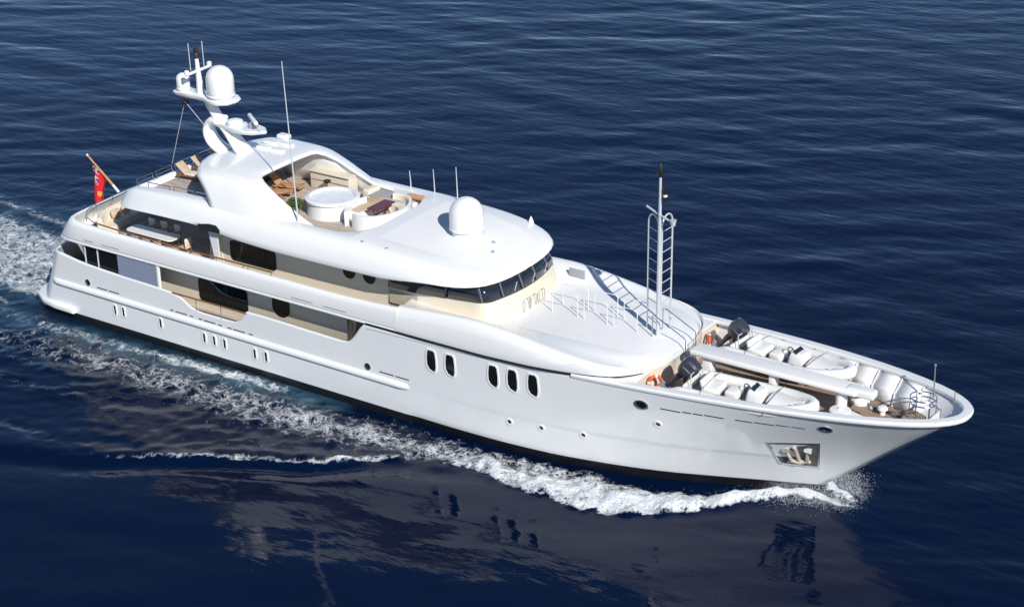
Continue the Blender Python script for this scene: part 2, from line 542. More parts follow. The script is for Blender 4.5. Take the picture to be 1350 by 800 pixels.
def sea_material():
    m = bpy.data.materials.new('sea_water'); m.use_nodes = True
    t = m.node_tree; N = t.nodes; L = t.links
    out = N['Material Output']; b = N['Principled BSDF']
    b.inputs['Roughness'].default_value = 0.045
    b.inputs['IOR'].default_value = 1.333
    tc = N.new('ShaderNodeTexCoord')
    fo = N.new('ShaderNodeAttribute'); fo.attribute_name = 'foam'
    ae = N.new('ShaderNodeAttribute'); ae.attribute_name = 'aer'
    def math_(op, a, bb=None, c=None, clamp=False):
        n = N.new('ShaderNodeMath'); n.operation = op; n.use_clamp = clamp
        for i, v in enumerate((a, bb, c)):
            if v is None: continue
            if isinstance(v, (int, float)): n.inputs[i].default_value = v
            else: L.new(v, n.inputs[i])
        return n.outputs[0]
    def noise(scale, detail=5, rough=.55, vec=None, dist=0.0):
        n = N.new('ShaderNodeTexNoise'); n.inputs['Scale'].default_value = scale
        n.inputs['Detail'].default_value = detail; n.inputs['Roughness'].default_value = rough
        n.inputs['Distortion'].default_value = dist
        L.new(vec if vec else tc.outputs['Object'], n.inputs['Vector'])
        return n.outputs['Fac']
    # ripple bump, stretched across the wind
    mp = N.new('ShaderNodeMapping'); mp.inputs['Rotation'].default_value = (0, 0, -0.59); mp.inputs['Scale'].default_value = (.42, 1.3, 1)
    L.new(tc.outputs['Object'], mp.inputs[0])
    r1 = noise(1.5, 4, .5, mp.outputs[0]); r2 = noise(5.0, 3, .5, mp.outputs[0])
    ru = N.new('ShaderNodeAttribute'); ru.attribute_name = 'ruffle'
    h = math_('MULTIPLY', math_('ADD', math_('MULTIPLY', r1, .044), math_('MULTIPLY', r2, .004)), ru.outputs['Fac'])
    # foam cover
    wob = N.new('ShaderNodeTexNoise'); wob.inputs['Scale'].default_value = .9; wob.inputs['Detail'].default_value = 4
    L.new(tc.outputs['Object'], wob.inputs['Vector'])
    wm = N.new('ShaderNodeVectorMath'); wm.operation = 'MULTIPLY_ADD'; wm.inputs[1].default_value = (1.3, 1.3, 1.3)
    L.new(wob.outputs['Color'], wm.inputs[0]); L.new(tc.outputs['Object'], wm.inputs[2])
    vo = N.new('ShaderNodeTexVoronoi'); vo.feature = 'DISTANCE_TO_EDGE'; vo.inputs['Scale'].default_value = 1.25
    L.new(wm.outputs[0], vo.inputs['Vector'])
    vo2 = N.new('ShaderNodeTexVoronoi'); vo2.feature = 'DISTANCE_TO_EDGE'; vo2.inputs['Scale'].default_value = 4.6
    L.new(wm.outputs[0], vo2.inputs['Vector'])
    web = math_('SUBTRACT', 1.0, math_('MULTIPLY', vo.outputs['Distance'], 2.6), clamp=True)
    web2 = math_('SUBTRACT', 1.0, math_('MULTIPLY', vo2.outputs['Distance'], 3.0), clamp=True)
    n1 = noise(2.6, 9, .72, None, .5); n2 = noise(.45, 4, .6)
    pat = math_('ADD', math_('ADD', math_('MULTIPLY', n1, .62), math_('MULTIPLY', web, .14)),
                math_('ADD', math_('MULTIPLY', web2, .12), math_('MULTIPLY', n2, .22)))
    # pat ~ 0.35..0.85 ; threshold falls as the density rises
    thr = math_('SUBTRACT', .80, math_('MULTIPLY', fo.outputs['Fac'], .56))
    cov = math_('DIVIDE', math_('SUBTRACT', pat, thr), .20)
    gate = math_('MULTIPLY', fo.outputs['Fac'], 6.0, clamp=True)
    cov = math_('MULTIPLY', math_('MINIMUM', math_('MAXIMUM', cov, 0.0), 1.0), math_('MULTIPLY', gate, math_('ADD', .54, math_('MULTIPLY', fo.outputs['Fac'], .70), clamp=True)))
    # water body colour: deep navy, milky turquoise where air is churned in
    mixc = N.new('ShaderNodeMixRGB'); mixc.inputs['Color1'].default_value = (0.0004, 0.0050, 0.0235, 1)
    mixc.inputs['Color2'].default_value = (0.10, 0.24, 0.32, 1)
    af = math_('MULTIPLY', ae.outputs['Fac'], math_('MULTIPLY', math_('SUBTRACT', noise(.7, 6, .62), .30), 1.5), clamp=True)
    L.new(af, mixc.inputs['Fac'])
    L.new(mixc.outputs[0], b.inputs['Base Color'])
    bp = N.new('ShaderNodeBump'); bp.inputs['Strength'].default_value = .8; bp.inputs['Distance'].default_value = 1.0
    L.new(math_('ADD', h, math_('MULTIPLY', math_('MULTIPLY', n1, fo.outputs['Fac']), .10)), bp.inputs['Height'])
    L.new(bp.outputs[0], b.inputs['Normal'])
    fm = N.new('ShaderNodeBsdfPrincipled')
    fm.inputs['Base Color'].default_value = (.72, .75, .77, 1); fm.inputs['Roughness'].default_value = .85
    fm.inputs['Specular IOR Level'].default_value = .2
    bp2 = N.new('ShaderNodeBump'); bp2.inputs['Strength'].default_value = .9; bp2.inputs['Distance'].default_value = .35
    L.new(pat, bp2.inputs['Height']); L.new(bp2.outputs[0], fm.inputs['Normal'])
    ms = N.new('ShaderNodeMixShader')
    L.new(cov, ms.inputs[0]); L.new(b.outputs[0], ms.inputs[1]); L.new(fm.outputs[0], ms.inputs[2])
    L.new(ms.outputs[0], out.inputs['Surface'])
    return m


SEA = build_sea()

# ------------------------------------------------------------------ YACHT
yacht = empty('motor_yacht', (26, 0, 0), 'large white multi-deck motor yacht under way with cream deckhouses and dark windows', 'yacht')
YO = Vector((26, 0, 0))


def part(mb, name, m, parent=None, **kw):
    """build in world coordinates, hang under the yacht (or one of its parts)"""
    if parent is None:
        mb.v = [(x - 26, y, z) for x, y, z in mb.v]
        return mb.build(name, m, yacht, **kw)
    mb.v = [(x - 26, y, z) for x, y, z in mb.v]
    return mb.build(name, m, parent, **kw)


# --- hull -------------------------------------------------------------
Z_TOP_AFT = tab([(1.2, 3.80), (2.5, 3.92), (4.6, 3.68), (7.1, 3.56), (10, 3.48), (11.0, 3.42), (11.5, 3.30), (12.3, 2.86), (13.0, 2.74), (15.0, 2.74), (15.6, 2.95),
                 (16.1, 3.55), (17, 3.56), (20, 3.50), (22.4, 3.46), (22.7, 3.62), (23.5, 4.6), (23.7, 4.74), (26, 4.74)])
xs_aft = sorted(set([1.2 + i * .5 for i in range(50)] + [11.25, 11.5, 11.75, 12.0, 12.3, 12.6, 13, 15.2, 15.4, 15.6, 15.8, 16.0, 16.1, 16.3, 22.55, 22.8, 23.0, 23.25, 23.5, 23.7, 25.9]))
xs_aft = [x for x in xs_aft if x <= 26.0]
TZ = [0, .04, .10, .2, .29, .31, .33, .355, .38, .45, .6, .75, .88, .96, 1.0]
QF = [i / 60 for i in range(1, 61)]


def stern_y(x, z):
    """breadth near the rounded transom"""
    x0 = .55 + max(z - .6, 0) * .40
    r = 1.5
    y = hull_y(x, z)
    if x < x0 + r:
        u = (x0 + r - x) / r
        y -= r * .9 * (1 - math.sqrt(max(0, 1 - min(u, 1) ** 2.2)))
    return y


def hull_column(kind, a):
    """points from keel-ish depth to the sheer for one station, starboard"""
    pts = []
    if kind == 'aft':
        x = a; zt = Z_TOP_AFT(x)
        for dz, k in ((-1.3, .80), (-.6, .93), (0, .985), (.45, 1.0)):
            pts.append((x, -hull_y(x, .6) * k, dz))
        for t in TZ:
            z = .6 + t * (zt - .6)
            pts.append((x, -hull_y(x, z), z))
    else:
        q = a
        x0, y0, z0 = hull_row(0, q)
        for dz, k in ((-1.3, .66), (-.6, .86), (0, .955), (.45, .99)):
            xf = stem_x(dz)
            pts.append((26 + (xf - 26) * q, -y0 * k, dz))
        for t in TZ:
            x, y, z = hull_row(t, q)
            pts.append((x, -y, z))
    return pts


def stern_cols():
    """from the centre line of the transom round the corner to x = 3"""
    cols = []
    for s in [0, .25, .5, .7, .8, .86, .9, .93, .96, .985, 1.0]:
        pts = []
        zt = Z_TOP_AFT(2.6)
        for dz in (-1.3, -.6, 0, .45) :
            pts.append((s, dz))
        for t in TZ:
            pts.append((s, .6 + t * (zt - .6)))
        row = []
        for (u, z) in pts:
            x0 = .50 + max(z - .6, 0) * .42
            Yf = hull_y(5, max(z, .6)) * (1.0 if z > .3 else (.985 if z > -.1 else (.93 if z > -.8 else .8)))
            rc = .85
            # superellipse-like path: straight across then round
            if u < .7:
                y = u / .7 * (Yf - rc); x = x0 + .25 * (y / Yf) ** 2
            else:
                a = (u - .7) / .3 * math.pi / 2
                y = Yf - rc + rc * math.sin(a); x = x0 + .25 * ((Yf - rc) / Yf) ** 2 + rc * (1 - math.cos(a))
            row.append((x, -y, z))
        cols.append(row)
    return cols


sc = stern_cols()
cols = list(sc)
for x in xs_aft:
    if x > 3.2: cols.append(hull_column('aft', x))
for q in QF: cols.append(hull_column('fwd', q))
hb = MB()
for side in (1, -1):
    rows = [[(x, y * side, z) for x, y, z in c] for c in cols]
    n_low = 4
    hb.grid([r[:n_low] for r in rows], 1)
    hb.grid([r[n_low - 1:] for r in rows], 0)
hull = part(hb, 'hull', ['hull', 'bottom'], solid=0.10)

# waterline paint boundary kept at z .45: boot stripe follows the material split above
# rub rail along the side
rb = MB()
for sd in (1, -1):
    rows = []
    xsr = [1.95, 2.1, 2.4, 3] + [4 + i for i in range(20)] + [24, 25, 25.7, 26.05, 26.2]
    for i, x in enumerate(xsr):
        k = min(1, (x - 1.95) / .3, (26.2 - x) / .5 + .02)
        zc = 2.07 - .006 * x
        y = hull_y(x, 2) if x > 2.2 else hull_y(5, 2) - (.85 - math.sqrt(.85 ** 2 - (2.2 - x) ** 2))
        prof = [(0, .22), (.09 * k, .2), (.155 * k, .12), (.17 * k, .02), (.155 * k, -.05), (.05 * k, -.13), (-.04, -.17)]
        rows.append([(x, -sd * (y + a - .02), zc + b) for a, b in prof])
    rb.grid(rows)
part(rb, 'rub_rail', 'white')

# swim platform lip at the transom foot
sp = MB()
pth = [(3.5, -4.52), (2.2, -4.50), (1.2, -4.35), (.40, -3.95), (-.10, -3.3), (-.30, -2.2), (-.35, -1), (-.35, 0)]
pth = pth + [(x, -y) for x, y in pth[-2::-1]]
rows = []
for i, (x, y) in enumerate(pth):
    a = Vector(pth[min(i + 1, len(pth) - 1)]) - Vector(pth[max(i - 1, 0)])
    n = Vector((-a.y, a.x)).normalized() * -1
    if i in (0, len(pth) - 1): n = Vector((0, -1 if y < 0 else 1))
    elif n.dot(Vector((x - 6, y))) < 0: n = -n
    def off(d, z): return (x + n.x * d, y + n.y * d, z)
    rows.append([off(-1.2, .80), off(.10, .80), off(.20, .76), off(.24, .66), off(.20, .52), off(.08, .46), off(-1.2, .44)])
sp.grid(rows, closev=True)
sp.add(rows[0], [list(range(7))]); sp.add(rows[-1], [list(range(7))[::-1]])
part(sp, 'swim_platform', 'white')

# cap rail on the bow bulwark
cr = MB()
rows = []
xs_c = [35.2, 36, 37, 38, 39, 40, 41, 42, 43, 44, 45, 46, 47, 48, 49, 50, 50.6, 51.1, 51.5, 51.75, 51.9, 51.97, 51.999]
path = [(x, -Y_CAP(x) if x < 51.999 else 0) for x in xs_c]
path = path + [(x, -y) for x, y in path[-2::-1]]
for i, (x, y) in enumerate(path):
    a = Vector(path[min(i + 1, len(path) - 1)]) - Vector(path[max(i - 1, 0)])
    n = Vector((a.y, -a.x)).normalized()
    z = Z_CAP(x)
    k = min(1, .25 + (x - 35.2) / 2.5)
    rows.append([(x + n.x * d * 1.0, y + n.y * d, z + h) for d, h in ((.03, -.13), (.075, -.06), (.075, .02), (.03, .075), (-.16 * k, .085), (-.33 * k, .075), (-.37 * k, .03), (-.37 * k, -.08), (-.1, -.10))])
cr.grid(rows, closev=True)
part(cr, 'cap_rail', 'white')

# --- decks ------------------------------------------------------------
dk = MB()
dk.prism([(2.2, -3.6), (4, -4.38), (23.6, -4.38), (23.6, 4.38), (4, 4.38), (2.2, 3.6)], 2.18, 2.30)
part(dk, 'main_deck', 'teak_light')
fd = MB()
ptsx = [35, 36, 37, 38, 39, 40, 41, 42, 43, 44, 45, 46, 47, 48, 49, 49.6, 50.1]
def z_fd(x, y=0): return float(np.interp(x, [35, 40, 44, 47, 51], [3.98, 4.05, 4.28, 4.42, 4.55]))
def y_fd(x):
    z = z_fd(x)
    return max(hull_y(x, z) - .14, .12)
out = [(x, -y_fd(x)) for x in ptsx] + [(x, y_fd(x)) for x in ptsx[::-1]]
fd.prism(out, lambda x, y: z_fd(x) - .1, z_fd)
part(fd, 'foredeck', 'teak')
# grey waterway along the foredeck edge
# bulwark frames (white stiffener brackets) inside both sides of the bow
def liner(x):
    zt = Z_CAP(x) - .10; zb = z_fd(x)
    yt = Y_CAP(x) - .30
    yb = max(min(hull_y(x, zb) - .30, yt - .32), .25)
    return yt, zt, yb, zb
BAYS = (43.5, 44.6, 45.75, 46.9, 48.1, 49.25)
for sd in (1, -1):
    for x in BAYS:
        k = MB()
        yt, zt, yb, zb = liner(x)
        ol = [(yt + .06, zt), (yt - .16, zt), (max(yb - .12, .2), zb + .55), (max(yb - .34, .15), zb + .02), (yb + .1, zb + .02)]
        k.plate([(x, sd * a, b) for a, b in ol], (1, 0, 0), .06)
        part(k, 'bulwark_bracket', 'white')
    for x0, x1 in zip(BAYS[:-1], BAYS[1:]):
        k = MB(); rows = []
        for x in (x0 + .07, (x0 + x1) / 2, x1 - .01):
            yt, zt, yb, zb = liner(x)
            rows.append([(x, sd * yt, zt), (x, sd * (yt + yb + .16) / 2, (zt + zb + .52) / 2), (x, sd * (yb + .06), zb + .55), (x, sd * (yb - .04), zb + .52), (x, sd * max(yb - .24, .15), zb + .02)])
        k.grid(rows)
        part(k, 'bulwark_liner', 'white', solid=.03, angle=9)

# --- main deck house ---------------------------------------------------
md = MB()
md.prism([(7.4, -3.3), (21.6, -3.3), (23.55, -4.36), (23.55, 4.36), (21.6, 3.3), (7.4, 3.3)], 2.3, 4.72)
main_house = part(md, 'main_deckhouse', 'cream')


def wall_window(cx, cz, wd, ht, y, parent, name='window', r=.22, mats=('glass', 'black'), mull=(), skew=0.0, n=5):
    """glass panel set proud of a wall facing starboard / port with its own frame"""
    objs = []
    for sd in (-1, 1):
        fr = MB()
        o1 = rrect(wd + .10, ht + .10, r + .05, n); o2 = rrect(wd, ht, r, n)
        rows = [[(cx + a + skew * b, sd * (y + e), cz + b) for a, b in o] for o, e in ((o1, -.02), (o1, .022), (o2, .03), (o2, -.02))]
        fr.grid(rows, closev=True)
        f = part(fr, name, mats[1], parent)
        gl = MB()
        gl.plate([(cx + a + skew * b, sd * (y - .02), cz + b) for a, b in o2], (0, sd, 0), .028)
        for mx in mull:
            gl.box((cx + mx, sd * (y + .012), cz), (.045, .02, ht - .04), mi=1)
        part(gl, 'pane', [mats[0], 'black'], f)
        objs.append(f)
    return objs


wall_window(13.45, 3.42, 3.25, 1.25, 3.3, main_house, mull=(-.55, .65))
wall_window(17.35, 3.72, 1.05, 1.15, 3.3, main_house, r=.5, n=8)
# angled forward glazing where the house meets the ship's side
for sd in (-1, 1):
    for a, b in ((0.02, .30), (.36, .64), (.70, .98)):
        g_ = MB()
        p0 = Vector((21.6, sd * 3.3, 0)); p1 = Vector((23.55, sd * 4.36, 0))
        q0 = p0.lerp(p1, a); q1 = p0.lerp(p1, b)
        nn = (p1 - p0).cross(Vector((0, 0, 1)))
        if nn.y * sd < 0: nn = -nn
        nn = nn.normalized()
        g_.plate([Vector((q0.x, q0.y, 2.75)) - nn * .01, Vector((q1.x, q1.y, 2.75)) - nn * .01, Vector((q1.x, q1.y, 4.7)) - nn * .01, Vector((q0.x, q0.y, 4.7)) - nn * .01], nn, .04)
        part(g_, 'corner_pane', 'glass', main_house)
# louvred air intake panels flush with the side, and the glazed aft end
for sd in (-1, 1):
    lv = MB()
    lv.box((8.55, sd * 4.36, 4.02), (2.75, .06, 1.44), mi=1)
    for i in range(17):
        z = 3.42 + i * .082
        lv.plate([(7.18, sd * 4.40, z), (9.92, sd * 4.40, z), (9.92, sd * 4.455, z - .055), (7.18, sd * 4.455, z - .055)], (0, 0, 1), .018)
    part(lv, 'louvre_panel', ['louver', 'louver'])
    pw = MB()
    pw.box((10.06, sd * 4.40, 4.1), (.16, .14, 1.34))
    part(pw, 'side_post', 'white', bevel=.02)
    for x0, x1 in ((4.72, 5.55), (5.65, 7.10)):
        g_ = MB()
        g_.box(((x0 + x1) / 2, sd * 4.30, 4.0), (x1 - x0, .03, 1.5))
        part(g_, 'screen_pane', 'glass')
    for x in (4.66, 5.6):
        g_ = MB(); g_.tube([(x, sd * 4.32, 3.3), (x, sd * 4.32, 4.78)], .045)
        part(g_, 'stanchion', 'alu')
# saloon doors at the aft end
g_ = MB(); g_.box((7.36, 0, 3.5), (.06, 5.4, 2.2))
part(g_, 'saloon_door', 'glass', main_house)
# hand rail over the scalloped opening
for sd in (-1, 1):
    k = MB(); k.tube([(11.0, sd * 4.47, 3.42), (13.5, sd * 4.47, 3.43), (16.05, sd * 4.47, 3.42)], .045)
    rl = part(k, 'hand_rail', 'wood')
    for x in (12.6, 14.3):
        k = MB(); k.tube([(x, sd * 4.46, 2.70), (x, sd * 4.47, 3.41)], .022)
        part(k, 'rail_post', 'steel', rl)

# --- upper deck bulwark band --------------------------------------------
Z_BT = tab([(3, 6.02), (5, 5.92), (10, 5.86), (17, 5.84), (22, 5.84), (25.6, 5.98)])
bp_ = []
for x in [25.6, 24, 22, 20, 18, 16, 14, 12, 10, 8, 6.5, 5.6]:
    bp_.append((x, -4.52))
bp_ += [(4.6, -4.52), (3.95, -4.50), (3.5, -4.42), (3.18, -4.25), (2.98, -3.98), (2.88, -3.6), (2.82, -3.0), (2.76, -2.0), (2.72, -1.0), (2.70, 0)]
bp_ = bp_ + [(x, -y) for x, y in bp_[-2::-1]]
ub = MB(); rows = []
for i, (x, y) in enumerate(bp_):
    a = Vector(bp_[min(i + 1, len(bp_) - 1)]) - Vector(bp_[max(i - 1, 0)])
    n = Vector((a.y, -a.x)).normalized()
    if (i == 0 or i == len(bp_) - 1): n = Vector((0, -1 if y < 0 else 1))
    elif n.dot(Vector((x - 14, y))) < 0: n = -n
    zt = Z_BT(x)
    fl = .60 * max(0, min(1, (7 - x) / 3)) * abs(n.x)       # the stern end slopes
    prof = [(-.9, 4.80), (-.16, 4.80), (-.06, 4.74), (-.005, 4.755), (-.005, 4.825), (-.075, 4.84), (-.075, 4.915), (0, 4.935), (.015, 5.2), (0, zt - .25), (-.05, zt - .06), (-.12, zt), (-.24, zt), (-.29, zt - .05), (-.31, 4.97), (-.9, 4.97)]
    sw = max(0, min(1, (5.2 - x) / 2.0))
    rows.append([(x - .35 * sw + .72 * sw * (z - 4.8) + n.x * d, y + n.y * d, z) for d, z in prof])
ub.grid(rows)
part(ub, 'upper_bulwark', 'white')
ud = MB()
uo = [(25.4, -4.0), (6, -4.0), (4.6, -3.4), (4.0, -2.2), (4.0, 2.2), (4.6, 3.4), (6, 4.0), (25.4, 4.0)]
ud.prism(uo, 4.83, 4.955)
part(ud, 'upper_deck', 'teak_light')

# --- foredeck coach roof ------------------------------------------------
YC = [(25.5, 4.52), (28, 4.53), (30, 4.53), (31.5, 4.52), (33, 4.50), (34, 4.46), (35, 4.38), (36, 4.24), (36.8, 4.0), (37.4, 3.6), (37.9, 3.0), (38.25, 2.3), (38.46, 1.5), (38.55, .8), (38.58, .2)]
yc_f = tab(YC)
ZCR = tab([(25.5, 5.98), (27, 6.10), (29, 6.24), (30.3, 6.26), (31.5, 6.16), (33.6, 5.90), (35.3, 5.68), (37, 5.50), (38.6, 5.34)])
ZCC = tab([(25.5, 5.92), (27, 5.75), (29, 5.62), (31, 5.60), (34, 5.68), (36.5, 5.66), (37.6, 5.58), (38.2, 5.46), (38.58, 5.34)])
def zlip(x): return float(np.interp(x, [25.5, 30.6, 33, 35, 36.5, 37.5, 38.2, 38.6], [4.78, 4.80, 4.89, 5.02, 5.12, 5.16, 5.16, 5.14]))
cx_ = [25.5, 26.2, 27, 28, 29, 30, 31, 32, 33, 34, 34.7, 35.3, 36, 36.5, 37, 37.4, 37.8, 38.1, 38.3, 38.45, 38.53, 38.575]
co_ = MB(); rows = []; rows_s = []
for x in cx_:
    y = yc_f(x); zr = ZCR(x); zc = ZCC(x); zb = zlip(x)
    f = y / 4.52
    zl = zb if x < 36.5 else None
    base = zb + .09
    half = [(y - .10, 4.0 if x > 36.6 else zb - .12), (y - .10, zb), (y - .02, zb + .005) , (y, base), (y + .01, base + .22), (y - .03 * f, (base + zr) / 2 + .12), (y - .12 * f, zr - .16), (y - .26 * f, zr - .03), (y - .46 * f, zr),
            (y - .75 * f, zr - .05 - .05 * f), (y - 1.2 * f, zr + (zc - zr) * .6), (y - 1.9 * f, zr + (zc - zr) * .92), (y * .35, zc), (0, zc + .015)]
    rows.append([(x, -a, b) for a, b in half] + [(x, a, b) for a, b in half[-2::-1]])
co_.grid([r[:2] for r in rows], 1); co_.grid([r[1:-1] for r in rows]); co_.grid([r[-2:] for r in rows], 1)
n_ = len(rows[-1])
co_.add(rows[-1], [list(range(n_))]); co_.add(rows[0], [list(range(n_))[::-1]])
coach = part(co_, 'coach_roof', ['white', 'cream'], angle=50)
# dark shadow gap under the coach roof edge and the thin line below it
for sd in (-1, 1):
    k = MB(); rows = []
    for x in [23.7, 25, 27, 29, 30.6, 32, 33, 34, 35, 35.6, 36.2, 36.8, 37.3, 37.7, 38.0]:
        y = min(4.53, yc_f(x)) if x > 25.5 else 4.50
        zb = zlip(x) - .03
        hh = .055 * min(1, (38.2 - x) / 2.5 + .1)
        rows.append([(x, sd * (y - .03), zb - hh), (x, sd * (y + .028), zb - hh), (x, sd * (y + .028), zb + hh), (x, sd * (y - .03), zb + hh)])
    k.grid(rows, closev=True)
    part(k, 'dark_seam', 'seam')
    k = MB(); rows = []
    for x in [23.7 + i * .9 for i in range(12)]:
        z = float(np.interp(x, [23.7, 33.6], [4.50, 4.70])); y = hull_y(x, z)
        rows.append([(x, sd * (y - .02), z - .014), (x, sd * (y + .008), z - .014), (x, sd * (y + .008), z + .014), (x, sd * (y - .02), z + .014)])
    k.grid(rows, closev=True)
    part(k, 'side_line', 'grey')

# shoulder plates that close the gap between the coach roof and the bow bulwark
for sd in (-1, 1):
    k = MB(); rows = []
    for x in (34.4, 34.8, 35.2, 36, 36.8, 37.4, 37.8, 38.0, 38.12):
        z = Z_CAP(x) + .012
        yi = yc_f(x) - .08; yo = max(Y_CAP(x) - .03, yi + .02)
        rows.append([(x, sd * yi, z + .02), (x, sd * (yi + yo) / 2, z + .03), (x, sd * yo, z), (x, sd * yo, z - .06), (x, sd * yi, z - .06)])
    k.grid(rows, closev=True); k.add(rows[-1], [list(range(5))]); k.add(rows[0], [list(range(5))[::-1]])
    part(k, 'shoulder_plate', 'white')
    k = MB(); x = 38.10
    yo = hull_y(x, 4.5) - .1
    k.plate([(x, sd * 2.3, 3.9), (x, sd * yo, 3.9), (x, sd * (Y_CAP(x) - .12), Z_CAP(x) - .02), (x, sd * 2.3, Z_CAP(x) - .02)], (1, 0, 0), .05)
    part(k, 'front_bulkhead', 'cream')

# --- hull windows, ports, scuppers ---------------------------------------
def hull_patch(x, z, ol, off0, off1, sd=-1):
    """outline (dx, dz) wrapped on the hull side"""
    P0 = []; P1 = []
    for a, b in ol:
        y = hull_y(x + a, z + b); n = hull_n(x + a, z + b)
        p = Vector((x + a, -y, z + b))
        p0 = p + n * off0; p1 = p + n * off1
        P0.append((p0.x, p0.y * -sd, p0.z)); P1.append((p1.x, p1.y * -sd, p1.z))
    return P0, P1


def hull_plate(mb, x, z, ol, off0, off1, sd, mi=0):
    a, b = hull_patch(x, z, ol, off0, off1, sd)
    n = len(a)
    mb.add(a + b, [list(range(n)), list(range(n, 2 * n))] + [[i, (i + 1) % n, n + (i + 1) % n, n + i] for i in range(n)], mi, False)


def hull_frame(mb, x, z, o1, o2, e0, e1, sd, mi=0):
    a0, a1 = hull_patch(x, z, o1, e0, e1, sd)
    b0, b1 = hull_patch(x, z, o2, e0, e1, sd)
    mb.grid([a0, a1, b1, b0], mi, closev=True)


hexo = [(-.17, .54), (.13, .54), (.22, .44), (.26, .05), (.26, -.30), (.20, -.52), (.10, -.54), (-.13, -.45), (-.25, -.25), (-.26, .1), (-.22, .42)]
for sd in (-1, 1):
    for x, z in ((27.54, 3.76), (28.62, 3.79), (31.03, 3.86), (32.08, 3.90), (33.17, 3.92)):
        f = MB(); hull_frame(f, x, z, [(a * 1.28, b * 1.12) for a, b in hexo], hexo, -.02, .035, sd)
        fo = part(f, 'hull_window', 'white', hull)
        p = MB(); hull_plate(p, x, z, hexo, -.03, .012, sd)
        part(p, 'pane', 'glass', fo)
    ell = [(math.cos(i / 14 * 2 * math.pi), math.sin(i / 14 * 2 * math.pi)) for i in range(14)]
    for x, z, r in ((31.82, 1.67, .11), (33.49, 1.76, .11), (35.6, 1.88, .11), (39.27, 3.32, .12), (38.59, 4.24, .19), (46.67, 4.61, .15)):
        f = MB(); sx = 1.35 if r > .14 else 1.0
        hull_frame(f, x, z, [(a * (r + .07) * sx, b * (r + .06)) for a, b in ell], [(a * r * sx, b * r * .95) for a, b in ell], -.02, .035, sd)
        fo = part(f, 'porthole', 'steel' if r > .14 else 'white', hull)
        p = MB(); hull_plate(p, x, z, [(a * r * sx, b * r * .95) for a, b in ell], -.03, .006, sd)
        part(p, 'pane', 'glass', fo)
    for x, z in ((4.78, 2.58), (23.69, 2.46)):
        f = MB(); hull_frame(f, x, z, [(a * .19, b * .19) for a, b in ell], [(a * .14, b * .14) for a, b in ell], -.02, .03, sd)
        fo = part(f, 'fairlead', 'steel', hull)
        p = MB(); hull_plate(p, x, z, [(a * .14, b * .14) for a, b in ell], -.03, .006, sd)
        part(p, 'pane', 'black', fo)
    sm = rrect(.17, .56, .08, 3)
    for x, z in ((6.6, 1.39), (7.22, 1.41), (9.91, 1.41), (12.97, 1.32), (13.65, 1.32), (14.36, 1.32), (16.38, 1.27), (17.13, 1.29)):
        f = MB(); hull_frame(f, x, z, rrect(.30, .68, .14, 3), sm, -.02, .04, sd)
        fo = part(f, 'lower_window', 'white', hull)
        p = MB(); hull_plate(p, x, z, sm, -.03, -.012 + .02, sd)
        part(p, 'pane', 'glass', fo)
    # freeing slots
    for x0, x1, z in ((5.43, 6.2, 2.43), (6.3, 7.05, 2.43), (10.72, 10.95, 2.38), (11.1, 11.9, 2.37), (12.1, 12.32, 2.36), (12.71, 12.95, 2.35), (13.05, 13.85, 2.34), (14.05, 14.3, 2.33), (14.66, 14.95, 2.32),
                      (15.05, 15.85, 2.32), (16.1, 16.35, 2.32), (24.38, 25.25, 2.36), (25.35, 26.15, 2.36),
                      (39.48, 40.4, 4.24), (40.5, 40.9, 4.29), (40.98, 41.4, 4.31), (41.48, 42.34, 4.34), (42.85, 43.6, 4.37), (43.68, 44.5, 4.40), (44.58, 45.78, 4.44)):
        p = MB(); hull_plate(p, (x0 + x1) / 2, z, [(-(x1 - x0) / 2, -.03), ((x1 - x0) / 2, -.03), ((x1 - x0) / 2, .03), (-(x1 - x0) / 2, .03)], -.02, .006, sd)
        part(p, 'scupper_slot', 'seam', hull)
    # anchor pocket: recessed box with a bright lip
    f = MB()
    ol = [(-1.16, .66), (1.14, 1.0), (.70, -.90), (-.92, -.82)]
    o2 = [(a * .90, b * .86) for a, b in ol]
    hull_frame(f, 45.05, 2.5, ol, o2, -.02, .03, sd)
    fo = part(f, 'anchor_pocket', 'steel', hull)
    p = MB(); hull_plate(p, 45.05, 2.5, o2, -.04, .008, sd)
    part(p, 'pocket_back', 'pocket', fo)
# slots in the upper band
for sd in (-1, 1):
    for x0, x1 in ((4.9, 5.6), (6.22, 7.46), (19.15, 20.5), (21.18, 22.56)):
        k = MB(); k.box(((x0 + x1) / 2, sd * 4.532, 5.08), (x1 - x0, .016, .045))
        part(k, 'band_slot', 'grey')

# --- upper deck house and wheelhouse -------------------------------------
def wh_outline(off=0.0, xa=13.4):
    """half plan, starboard aft to centre line forward"""
    pts = [(xa, -3.05 - off), (24, -3.05 - off), (28.9, -3.05 - off)]
    for a in (15, 35, 55, 75):
        A = R(a); pts.append((29.1 + off + .72 * math.sin(A), -2.45 - off - .62 * math.cos(A) + 0))
    pts += [(29.98 + off, -1.9), (30.13 + off, -1.1), (30.20 + off, -.4)]
    full = pts + [(x, -y) for x, y in pts[::-1]]
    return full


uh = MB()
ol = wh_outline()
uh.prism(ol, 4.96, 6.58)
ol_in = wh_outline(-.16)
uh.prism([(13.4, -2.95), (25.4, -2.95), (25.4, 2.95), (13.4, 2.95)], 6.58, 7.22)
uh.prism([(13.38, -3.05), (25.35, -3.05), (25.35, -2.9), (13.38, -2.9)], 6.58, 7.22)
uh.prism([(13.38, 3.05), (25.35, 3.05), (25.35, 2.9), (13.38, 2.9)], 6.58, 7.22)
upper_house = part(uh, 'upper_deckhouse', 'cream')
